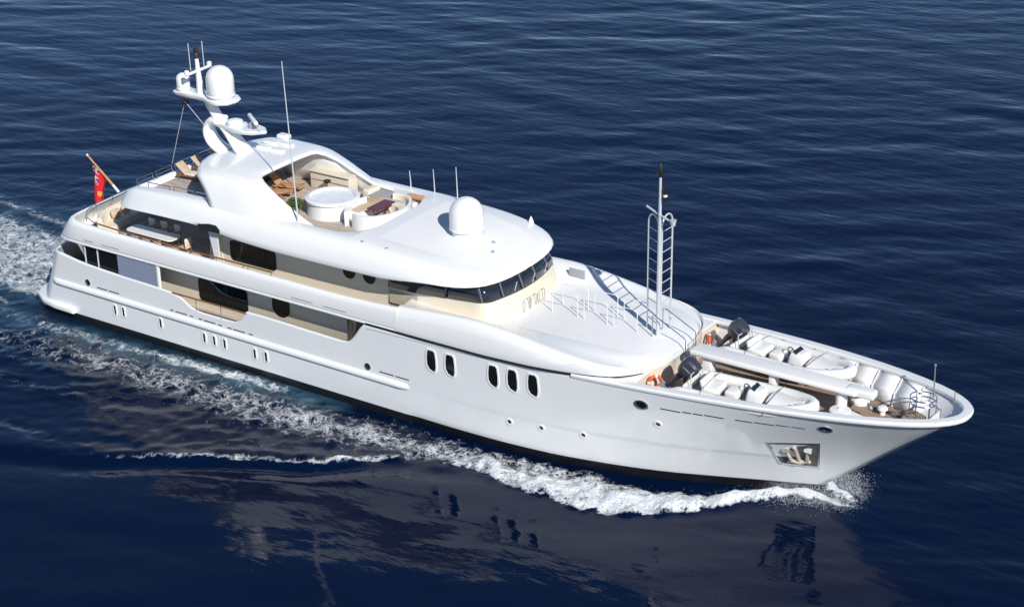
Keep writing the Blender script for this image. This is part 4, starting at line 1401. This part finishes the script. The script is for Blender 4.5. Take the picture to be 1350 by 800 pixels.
# raised bow dais with hoop rail
k = MB(); k.prism([(49.2, -.62), (49.8, -.42), (50.05, -.25), (50.05, .25), (49.8, .42), (49.2, .62)], z_fd(50) + .02, z_fd(50) + .42)
dais = part(k, 'bow_dais', 'rust')
for z, r in ((5.95, .56), (5.72, .56)):
    k = MB(); k.tube([(49.95 + r * math.cos(R(a)), r * .95 * math.sin(R(a)), z) for a in range(0, 360, 15)], .03, 6, closed=True)
    hr = part(k, 'hoop_rail', 'steel', dais)
for a in (20, 80, 140, 200, 260, 320):
    k = MB(); k.tube([(49.95 + .56 * math.cos(R(a)), .53 * math.sin(R(a)), 4.75), (49.95 + .56 * math.cos(R(a)), .53 * math.sin(R(a)), 5.95)], .022, 6)
    part(k, 'rail_post', 'steel', dais)
for a in (-40, 40):
    k = MB(); k.plate([(50.0, .45 * (1 if a > 0 else -1), 4.7), (50.75, .15 * (1 if a > 0 else -1), 4.75), (50.75, .15 * (1 if a > 0 else -1), 5.6)], (0, 1, 0), .04)
    part(k, 'stem_bracket', 'white')
k = MB(); k.tube([(50.0, 1.05, 5.5), (50.0, 1.05, 5.8), (49.97, 1.05, 7.0)], [.05, .03, .022], 7); k.lathe([(.05, 0), (.06, .08), (.02, .12)], (49.97, 1.05, 6.96), 8)
part(k, 'jack_staff', 'galv')
k = MB(); k.tube([(51.1, .55, 5.6), (51.1, .55, 6.3)], .022, 6)
part(k, 'light_post', 'galv')
k = MB(); k.box((45.9, 1.95, z_fd(46) + .2), (.55, .45, .35), bev=.08)
part(k, 'hose_reel', 'black')

# ------------------------------------------------------------------ separate things on board
# anchor in its pocket
for sd, lab in ((-1, 'galvanised anchor stowed in the steel pocket of the starboard bow'),):
    an = MB()
    def hp(dx, dz, e):
        x, z = 45.05 + dx, 2.5 + dz
        p = Vector((x, -hull_y(x, z), z)) + hull_n(x, z) * e
        return (p.x, p.y * -sd, p.z)
    a0 = Vector(hp(0, -.2, .06))
    def rel(dx, dz, e): return tuple(Vector(hp(dx, dz, e)) - a0)
    an.tube([rel(0, .55, .06), rel(0, -.3, .10)], .09, 8)
    for s_ in (-1, 1):
        an.tube([rel(0, -.42, .10), rel(s_ * .32, -.34, .10), rel(s_ * .42, .25, .07)], [.13, .11, .05], 8)
    an.tube([rel(-.5, -.46, .08), rel(.45, -.40, .08)], .08, 8)
    an.box(rel(-.45, .28, .05), (.32, .06, .22)); an.box(rel(.50, .42, .05), (.34, .06, .24), mi=1)
    o = an.build('anchor', ['anchor_steel', 'gelcoat'], None, loc=a0)
    tag(o, lab, 'anchor')

# life rings
def life_ring(loc, axis, label):
    e = empty('life_ring', loc, label, 'life ring', 'life rings on the front of the coach roof')
    q = Vector((0, 0, 1)).rotation_difference(Vector(axis).normalized())
    k = MB(); n = 32
    rows = [[q @ Vector(((.29 + .085 * math.cos(b)) * math.cos(a), (.29 + .085 * math.cos(b)) * math.sin(a), .07 * math.sin(b))) for b in [j / 10 * 2 * math.pi for j in range(10)]] for a in [i / n * 2 * math.pi for i in range(n)]]
    k.grid(rows, closeu=True, closev=True)
    b = k.build('ring_body', 'ring', e)
    for i in range(4):
        k = MB()
        aa = [R(45 + 90 * i - 9), R(45 + 90 * i), R(45 + 90 * i + 9)]
        rows = [[q @ Vector(((.29 + .091 * math.cos(b_)) * math.cos(a), (.29 + .091 * math.cos(b_)) * math.sin(a), .076 * math.sin(b_))) for b_ in [j / 10 * 2 * math.pi for j in range(10)]] for a in aa]
        k.grid(rows, closev=True)
        k.build('ring_band', 'flag_white', b)
    return e
life_ring((38.50, -2.62, 4.74), (.80, -.60, .0), 'orange life ring beside the nearer graphite outboard motor, low on the starboard side')
life_ring((38.48, 2.56, 4.72), (.86, .50, .0), 'orange life ring seen edge-on beside the farther outboard motor on the port side')

# tenders
def make_tender():
    e = empty('inflatable_tender', (0, 0, 0), '', 'tender', 'tenders stowed on the foredeck')
    # collar
    pth = [(-.45, 1.0, .62), (0, 1.0, .62), (1.5, 1.02, .62), (3.2, 1.0, .64), (4.3, .88, .70), (5.1, .62, .78), (5.6, .32, .84), (5.75, 0, .86)]
    pth = pth + [(x, -y, z) for x, y, z in pth[-2::-1]]
    # smooth resample
    P_ = [Vector(p) for p in pth]; d = [0]
    for i in range(1, len(P_)): d.append(d[-1] + (P_[i] - P_[i - 1]).length)
    U = np.linspace(0, d[-1], 49)
    fx, fy, fz = (tab(list(zip(d, [p[i] for p in P_]))) for i in range(3))
    pts = [(fx(u), fy(u), fz(u)) for u in U]
    rad = [.10 if i in (0, 48) else (.22 if i in (1, 47) else .275) for i in range(49)]
    k = MB(); k.tube(pts, rad, 14)
    col = k.build('collar', 'tube', e)
    k = MB()
    for i in (8, 14, 20, 28, 34, 40):
        p = Vector(pts[i]); 
        k.tube([p + Vector((-.12, 0, .27)), p + Vector((0, 0, .32)), p + Vector((.12, 0, .27))], .018, 5)
    k.build('grab_handle', 'grey', col)
    # deep-v hull
    k = MB(); rows = []
    for x, yb, zk, zc in ((0, .80, 0, .34), (1.5, .82, 0, .34), (3.2, .80, .03, .36), (4.3, .66, .14, .42), (5.0, .42, .30, .5), (5.5, .12, .5, .62)):
        rows.append([(x, -yb, zc + .22), (x, -yb, zc), (x, 0, zk), (x, yb, zc), (x, yb, zc + .22)])
    k.grid(rows); k.add(rows[0], [[0, 1, 2, 3, 4]])
    k.build('boat_hull', 'gelcoat', e)
    k = MB(); k.prism([(.05, -.78), (3.3, -.78), (4.4, -.6), (5.0, -.38), (5.0, .38), (4.4, .6), (3.3, .78), (.05, .78)], .42, .46)
    k.build('cockpit_floor', 'floor_grey', e)
    k = MB(); k.box((.05, 0, .62), (.14, 1.55, .5), bev=.03)
    k.build('transom', 'gelcoat', e)
    k = MB(); k.box((1.15, 0, .66), (.8, 1.15, .40), bev=.10); k.box((.80, 0, .98), (.2, 1.1, .42), bev=.08, ry=-.25)
    k.build('helm_seat', 'gelcoat', e)
    k = MB(); k.box((2.1, 0, .66), (.62, .80, .40), bev=.10)
    k.build('jockey_seat', 'tube', e)
    k = MB(); k.box((3.2, 0, .80), (.95, .95, .70), bev=.16, taper=.74)
    con = k.build('console', 'gelcoat', e)
    k = MB(); k.plate([(3.18, -.34, 1.13), (3.18, .34, 1.13), (3.02, .30, 1.26), (3.02, -.30, 1.26)], (1, 0, .6), .02)
    k.build('windscreen', 'bridge_glass', con)
    k = MB(); k.tube([(2.72 - .12 * math.sin(R(a)), .19 * math.cos(R(a)), 1.06 + .14 * math.sin(R(a))) for a in range(0, 360, 24)], .024, 6, closed=True)
    k.tube([(2.72, -.18, 1.06), (2.72, .18, 1.06)], .016, 5)
    k.build('steering_wheel', 'black', con)
    k = MB(); rows = []
    for x, hw, zc in ((3.75, .74, 1.0), (4.2, .72, .98), (4.7, .60, .98), (5.1, .44, 1.0), (5.4, .2, 1.02)):
        rows.append([(x, -hw, zc - .14), (x + .03 * random.random(), -hw * .5, zc - .05 + .05 * random.random()), (x, 0, zc - .02 + .05 * random.random()), (x, hw * .5, zc - .06 + .05 * random.random()), (x, hw, zc - .14)])
    k.grid(rows); k.build('bow_cover', 'tube', e, solid=.03, sub=1)
    k = MB()
    k.tube([(.35, -.62, .62), (.30, -.60, 1.35), (.30, .60, 1.35), (.35, .62, .62)], .03, 7)
    k.build('roll_bar', 'alu', e)
    for x in (1.0, 4.0):
        k = MB(); k.tube([(x, -1.30, .60), (x, -1.12, .90), (x, -.8, .98), (x, 0, 1.02), (x, .8, .98), (x, 1.12, .90), (x, 1.30, .60)], .022, 5)
        k.build('lashing_strap', 'grey', e)
    k = MB(); k.box((4.45, 0, .62), (1.1, .8, .34), bev=.1); k.box((4.45, 0, .82), (1.0, .72, .08), bev=.03, mi=1)
    k.build('bow_locker', ['gelcoat', 'tube'], e)
    k = MB()
    for y in (-.25, .28):
        k.tube([(5.05, y - .1, .98), (5.25, y, 1.0), (5.4, y + .12, .98)], .03, 6)
    k.build('bow_cleat', 'grey', col)
    # outboard, tilted up
    k = MB(); rows = []
    ax = Vector((.62, 0, .78)).normalized(); fw = Vector((.78, 0, -.62)).normalized()
    c0 = Vector((-.38, 0, 1.02))
    for h, a, b_ in ((0, .24, .20), (.07, .33, .27), (.28, .42, .33), (.58, .45, .34), (.80, .40, .30), (.90, .30, .22), (.93, .02, .02)):
        cc = c0 + ax * h + fw * .04
        rows.append([cc + fw * a * (abs(math.cos(t_)) ** .55 * math.copysign(1, math.cos(t_))) + Vector((0, b_ * (abs(math.sin(t_)) ** .55 * math.copysign(1, math.sin(t_))), 0)) for t_ in [i / 20 * 2 * math.pi for i in range(20)]])
    k.grid(rows, closev=True)
    om = k.build('outboard_motor', 'cowl', e, angle=24)
    k = MB()
    for y in (-.345, .345):
        k.box(tuple(c0 + ax * .5 + Vector((.02, y, 0))), (.5, .012, .07), ry=.67)
    k.build('cowl_stripe', 'steel', om)
    k = MB(); rows = []
    for i in range(20):
        pass
    lg = [c0 + ax * .02, c0 - ax * .35 + fw * -.06, c0 - ax * .75 - fw * .05, c0 - ax * 1.05 - fw * .10]
    ell_tube(k, [tuple(p) for p in lg], [.17, .14, .10, .13], [.13, .08, .05, .06], 10)
    k.build('motor_leg', 'cowl', om)
    k = MB(); pc = c0 - ax * 1.05 - fw * .10
    k.plate([tuple(pc + fw * .28), tuple(pc - fw * .34), tuple(pc - ax * .50 - fw * .16), tuple(pc - ax * .44 + fw * .10)], (0, 1, 0), .06)
    k.build('skeg', 'grey', om)
    k = MB(); k.box((-.12, 0, .8), (.3, .34, .4), bev=.04)
    k.build('motor_bracket', 'black', om)
    k = MB()
    for x in (1.2, 3.6):
        k.box((x, 0, -.12), (.3, 1.1, .30), bev=.04)
    k.build('chock', 'gelcoat', e)
    return e
tender = make_tender()
tender.location = (40.15, -2.42, 4.42); tender.rotation_euler = (0, 0, R(3.5))
tender['label'] = 'white inflatable tender with tilted outboard lying nearer, against the starboard bulwark beside the orange ring'
t2 = copy_tree(tender, (40.15, 2.30, 4.42), R(-5.0), 'white inflatable tender with tilted outboard lying farther, inside the port bulwark beyond the crane boom')

# ensign and its staff
st = MB(); st.tube([(0, 0, 0), (-.16, 0, .12), (-2.15, 0, 1.78)], [.055, .055, .03], 8)
st.add([], [])
staff = MB(); staff.tube([(-.10, 0, .08), (-.50, 0, .42)], .07, 8, 1); staff.tube([(-.50, 0, .42), (-2.25, 0, 1.83)], [.075, .045], 8, 0); staff.lathe([(.06, -.04), (.07, .02), (.01, .09)], (-2.27, 0, 1.85), 8, 1)
so = staff.build('ensign_staff', ['pole_wood', 'flag_white'], None, loc=(3.22, 0, 5.88))
tag(so, 'sloping varnished wooden flagstaff at the centre of the stern rail', 'flagstaff')
# hanging flag: grid (u along the hoist from the staff head, v along the fly, draped)
def flag_mesh():
    NUf, NV = 30, 44
    p0 = Vector((1.22, 0, 7.58)); p1 = Vector((2.28, 0, 6.72))
    rows = []
    for i in range(NUf + 1):
        u = i / NUf
        h = p0.lerp(p1, u)
        row = []
        for j in range(NV + 1):
            v = j / NV
            drop = 2.55 * v * (1 - .22 * u)
            fold = math.sin(u * 9.5 + .6 + v * 1.2) * .13 * min(1, v * 3) + math.sin(u * 17 + v * 3) * .04 * min(1, v * 3)
            gather = .30 + .70 * (1 - min(1, v * 1.3)) if v < .5 else .55
            gather = 1 - .14 * (1 - (1 - min(v * 1.6, 1)) ** 2)
            x = p0.x + .02 + (h.x - p0.x) * gather - .10 * v + .05 * math.sin(v * 5) * u
            y = fold - .12 * v
            z = (p0.z + (h.z - p0.z) * (gather * .9 + .1)) - drop * (.92 + .08 * u)
            row.append((x - 1.22, y, z - 7.58))
        rows.append(row)
    return rows, NUf, NV
rows, NUf, NV = flag_mesh()
k = MB()
vs = [p for r in rows for p in r]
for i in range(NUf):
    for j in range(NV):
        u = (i + .5) / NUf; v = (j + .5) / NV
        mi = 0
        if u < .5 and v < .5:                       # canton
            a, b = u / .5, v / .5
            mi = 1
            if abs(a - .5) < .09 or abs(b - .5) < .07: mi = 0
            elif abs(a - .5) < .17 or abs(b - .5) < .13: mi = 2
            elif abs(a - b) < .08 or abs(a + b - 1) < .08: mi = 0 if abs(a - b) < .03 or abs(a + b - 1) < .03 else 2
        elif ((u - .55) / .10) ** 2 + ((v - .72) / .07) ** 2 < 1: mi = 3
        m_ = NV + 1
        k.f.append([i * m_ + j, i * m_ + j + 1, (i + 1) * m_ + j + 1, (i + 1) * m_ + j]); k.mi.append(mi); k.sm.append(True)
k.v = [tuple(p) for p in vs]
fo = k.build('ensign_flag', ['flag_red', 'flag_blue', 'flag_white', 'flag_gold'], None, loc=(1.22, 0, 7.58))
tag(fo, 'red ensign with a small blue and white canton hanging from the stern staff', 'flag')

# upper deck dining table and chairs
tb = empty('dining_table', (8.55, -3.0, 4.96), 'long white oval-ended dining table on the shaded upper aft deck', 'table')
k = MB(); k.prism([(a, b) for a, b in rrect(3.3, .95, .3, 5)], .72, .78); k.build('table_top', 'gelcoat', tb, bevel=.015)
for x in (-1.0, 1.0):
    k = MB(); k.lathe([(.28, 0), (.25, .05), (.09, .1), (.09, .68), (.2, .72)], (x, 0, 0), 14); k.build('pedestal', 'wood', tb)
def make_chair():
    e = empty('dining_chair', (0, 0, 0), '', 'chair', 'chairs at the upper deck dining table')
    k = MB(); k.box((0, 0, .44), (.5, .5, .09), bev=.04); k.build('seat', 'cushion', e)
    k = MB(); k.box((0, -.25, .76), (.48, .07, .46), bev=.03); k.build('backrest', 'cushion', e)
    for x in (-.22, .22):
        for y in (-.22, .22):
            k = MB(); k.tube([(x, y, 0), (x, y, .42)], .025, 6); k.build('leg', 'wood', e)
        k = MB(); k.tube([(x * 1.1, -.24, .42), (x * 1.1, -.24, .66), (x * 1.1, .2, .66), (x * 1.1, .2, .42)], .025, 6); k.build('armrest', 'wood', e)
    return e
ch = make_chair()
first = True
spots = [(9.1, -3.85, 0, 'cream dining chair by the rail, second from the aft end of the white table'), (9.85, -3.85, .1, 'cream dining chair by the rail at the forward corner of the white table'),
         (8.3, -3.85, -.05, 'cream dining chair by the rail near the middle of the white table'), (7.4, -3.85, .08, 'cream dining chair by the rail at the aft corner of the white table'),
         (7.4, -2.15, math.pi, 'cream dining chair inboard of the white table at its aft corner'), (8.3, -2.15, math.pi + .05, 'cream dining chair inboard of the white table near its middle'),
         (9.2, -2.15, math.pi - .08, 'cream dining chair inboard of the white table toward the forward end'), (10.75, -3.0, math.pi / 2, 'cream dining chair at the forward head of the white table')]
for x, y, rz, lab in spots:
    if first:
        ch.location = (x, y, 4.96); ch.rotation_euler = (0, 0, rz); ch['label'] = lab; first = False
    else:
        copy_tree(ch, (x, y, 4.96), rz, lab)
# scatter cushions on the aft sofa
cu = MB(); cu.box((0, 0, 0), (.22, .62, .46), bev=.10, ry=-.3)
c0 = cu.build('scatter_cushion', 'tan', None)
c0.location = (4.72, -1.9, 5.68)
tag(c0, 'tan scatter cushion on the starboard half of the curved stern sofa', 'cushion', 'tan cushions on the stern sofa')
for (x, y, rz, lab) in ((4.70, -1.1, 0, 'tan scatter cushion left of the flagstaff foot on the stern sofa'), (4.72, 1.15, 0, 'tan scatter cushion right of the flagstaff foot on the stern sofa'), (4.95, 2.3, R(-35), 'tan scatter cushion at the far port bend of the stern sofa')):
    c = c0.copy(); COL.objects.link(c); c.location = (x, y, 5.68); c.rotation_euler = (0, 0, rz); c['label'] = lab
# low wooden table by the stern sofa
lt = empty('coffee_table', (5.9, .6, 4.96), 'low varnished wooden table in front of the stern sofa', 'table')
k = MB(); k.box((0, 0, .42), (.8, 1.5, .05), bev=.015); k.build('table_top', 'wood', lt)
for x in (-.3, .3):
    for y in (-.6, .6):
        k = MB(); k.tube([(x, y, 0), (x, y, .4)], .03, 6); k.build('leg', 'wood', lt)

# sun loungers on the aft sun deck
def make_lounger():
    e = empty('sun_lounger', (0, 0, 0), '', 'sun lounger', 'tan loungers at the aft end of the sun deck')
    k = MB(); k.box((.1, 0, .26), (1.9, .66, .06), bev=.02); k.build('frame', 'wood', e)
    k = MB(); k.box((.45, 0, .35), (1.2, .62, .12), bev=.05); k.build('seat_pad', 'cushion', e)
    k = MB(); k.box((-.5, 0, .58), (.85, .62, .12), bev=.05, ry=.75); k.build('back_pad', 'tan', e)
    for x in (-.7, .9):
        for y in (-.27, .27):
            k = MB(); k.tube([(x, y, 0), (x, y, .25)], .025, 6); k.build('leg', 'wood', e)
    return e
lg = make_lounger()
for i, (x, y, rz, lab) in enumerate(((8.95, -.15, R(8), 'tan sun lounger nearest the starboard aft corner of the sun deck'), (8.95, 1.0, R(5), 'tan sun lounger in the middle of the aft sun deck rail'), (9.0, 2.2, R(-6), 'tan sun lounger farthest to port at the aft sun deck rail'))):
    if i == 0: lg.location = (x, y, FLOOR + .012); lg.rotation_euler = (0, 0, rz); lg['label'] = lab
    else: copy_tree(lg, (x, y, FLOOR + .012), rz, lab)
k = MB(); k.box((0, 0, .3), (1.5, 2.6, .56), bev=.12)
o = k.build('shaded_sofa', 'dark', None, loc=(11.9, 1.2, FLOOR + .012)); tag(o, 'dark upholstered sofa in the shade under the radar arch', 'sofa')
ot = empty('side_table', (10.35, .45, FLOOR + .012), 'small wooden side table with items before the tan loungers', 'table')
k = MB(); k.box((0, 0, .45), (.7, .9, .05), bev=.015); k.build('table_top', 'wood', ot)
k = MB(); k.lathe([(.22, 0), (.06, .06), (.06, .42)], (0, 0, 0), 12); k.build('pedestal', 'wood', ot)

# wooden deck chairs with orange covers under the arch opening
def make_deckchair():
    e = empty('deck_chair', (0, 0, 0), '', 'deck chair', 'orange covered deck chairs amidships')
    k = MB(); k.box((.2, 0, .30), (1.5, .6, .07), bev=.02); k.build('seat', 'towel', e)
    k = MB(); k.box((-.62, 0, .62), (.85, .6, .08), bev=.02, ry=.9); k.build('backrest', 'towel', e)
    for y in (-.3, .3):
        k = MB(); k.tube([(-.8, y, 0), (.9, y, .36)], .03, 6); k.tube([(.7, y, 0), (-.2, y, .5)], .03, 6); k.build('side_frame', 'wood', e)
    return e
dc = make_deckchair()
for i, (x, y, rz, lab) in enumerate(((14.35, .2, R(25), 'orange covered wooden deck chair nearest the starboard arch leg'), (14.3, 1.2, R(12), 'orange covered wooden deck chair beside the bar counter'))):
    if i == 0: dc.location = (x, y, FLOOR + .012); dc.rotation_euler = (0, 0, rz); dc['label'] = lab
    else: copy_tree(dc, (x, y, FLOOR + .012), rz, lab)
# towels
k = MB(); k.lathe([(.14, -.45), (.15, -.3), (.15, .3), (.14, .45)], (0, 0, .14), 14, axis=(1, .2, 0))
o = k.build('rolled_towel', 'towel', None, loc=(21.7, 2.5, FLOOR + .53)); tag(o, 'rolled orange towel on the forward end of the port sun pad', 'towel')
# mahogany table in the horseshoe sofa
mt_ = empty('folding_table', (21.0, .55, FLOOR + .012), 'dark red mahogany table inside the cream horseshoe sofa', 'table')
k = MB(); k.prism([(-.34, -.75), (.34, -.75), (.34, .75), (-.34, .75)], .70, .75); k.build('table_top', 'redwood', mt_, bevel=.01)
for y in (-.5, .5):
    k = MB(); k.tube([(-.25, y, 0), (0, y, .36), (.25, y, .70)], .03, 6); k.tube([(.25, y, 0), (0, y + .03, .36), (-.25, y, .70)], .03, 6); k.build('leg', 'redwood', mt_)
# bar stool, plant
bs = empty('bar_stool', (16.6, 1.75, FLOOR + .012), 'dark bar stool in front of the cream bar counter', 'stool')
k = MB(); k.lathe([(.17, 0), (.2, .04), (.2, .1), (.001, .12)], (0, 0, .72), 14); k.build('seat', 'black', bs)
k = MB(); k.lathe([(.2, 0), (.19, .03), (.03, .06), (.03, .72)], (0, 0, 0), 12); k.build('pedestal', 'steel', bs)
pn = empty('potted_plant', (17.0, -1.35, FLOOR + .012), 'green potted plant beside the round white hot tub', 'plant')
k = MB(); k.lathe([(.18, 0), (.26, .4), (.28, .42), (.24, .42), (.22, .36), (.001, .36)], (0, 0, 0), 14); k.build('pot', 'clay', pn)
k = MB()
for i in range(420):
    a = random.uniform(0, 6.28); rr_ = .42 * random.random() ** .6; z = .5 + random.uniform(0, .5) * (1 - rr_)
    c = Vector((rr_ * math.cos(a), rr_ * math.sin(a), z)); d1 = Vector((random.gauss(0, 1), random.gauss(0, 1), random.gauss(0, .7))).normalized() * .09; d2 = d1.cross(Vector((random.gauss(0, 1), random.gauss(0, 1), 1))).normalized() * .035
    k.add([c - d1, c + d2, c + d1, c - d2], [(0, 1, 2, 3)], 0, False)
k.build('foliage', 'leaf', pn)

# ------------------------------------------------------------------ spray thrown up at the bow and along the breaking crest
sx = MB()
def drop(p, r):
    v = [p + Vector((r, 0, 0)), p + Vector((-r, 0, 0)), p + Vector((0, r, 0)), p + Vector((0, -r, 0)), p + Vector((0, 0, r)), p + Vector((0, 0, -r))]
    sx.add(v, [(0, 2, 4), (2, 1, 4), (1, 3, 4), (3, 0, 4), (2, 0, 5), (1, 2, 5), (3, 1, 5), (0, 3, 5)])
for sd in (-1, 1):
    for i in range(7000):
        u = random.random() ** 1.3
        x = 47.4 - 3.4 * random.random() + random.gauss(0, .25); y = .15 + abs(random.gauss(0, .55)) + (47.4 - x) * .35; z = .15 + .9 * random.random() ** 2
        drop(Vector((x, sd * y, z)), .0035 * 4.2 ** (random.random() ** 1.6))
    cxx = [28.6, 32, 34.7, 36.7, 38.5, 40.8, 42.2, 43.4, 44.9, 46.2]; cyy = [6.7, 6.65, 6.95, 7.05, 6.75, 5.4, 3.9, 2.6, 1.3, .75]
    for i in range(3500):
        x = 31 + 15 * random.random() ** .8; c = float(np.interp(x, cxx, cyy))
        drop(Vector((x, sd * (c - abs(random.gauss(-.05, .45))), .25 + .45 * random.random() ** 1.5)), .0035 * 4.2 ** (random.random() ** 1.6))
M['spray'] = mat('spray_white', (.82, .85, .87), .6)
so = sx.build('bow_spray', 'spray', None)
so['kind'] = 'stuff'; so['label'] = 'white spray and droplets thrown up along the breaking bow wave'; so['category'] = 'spray'
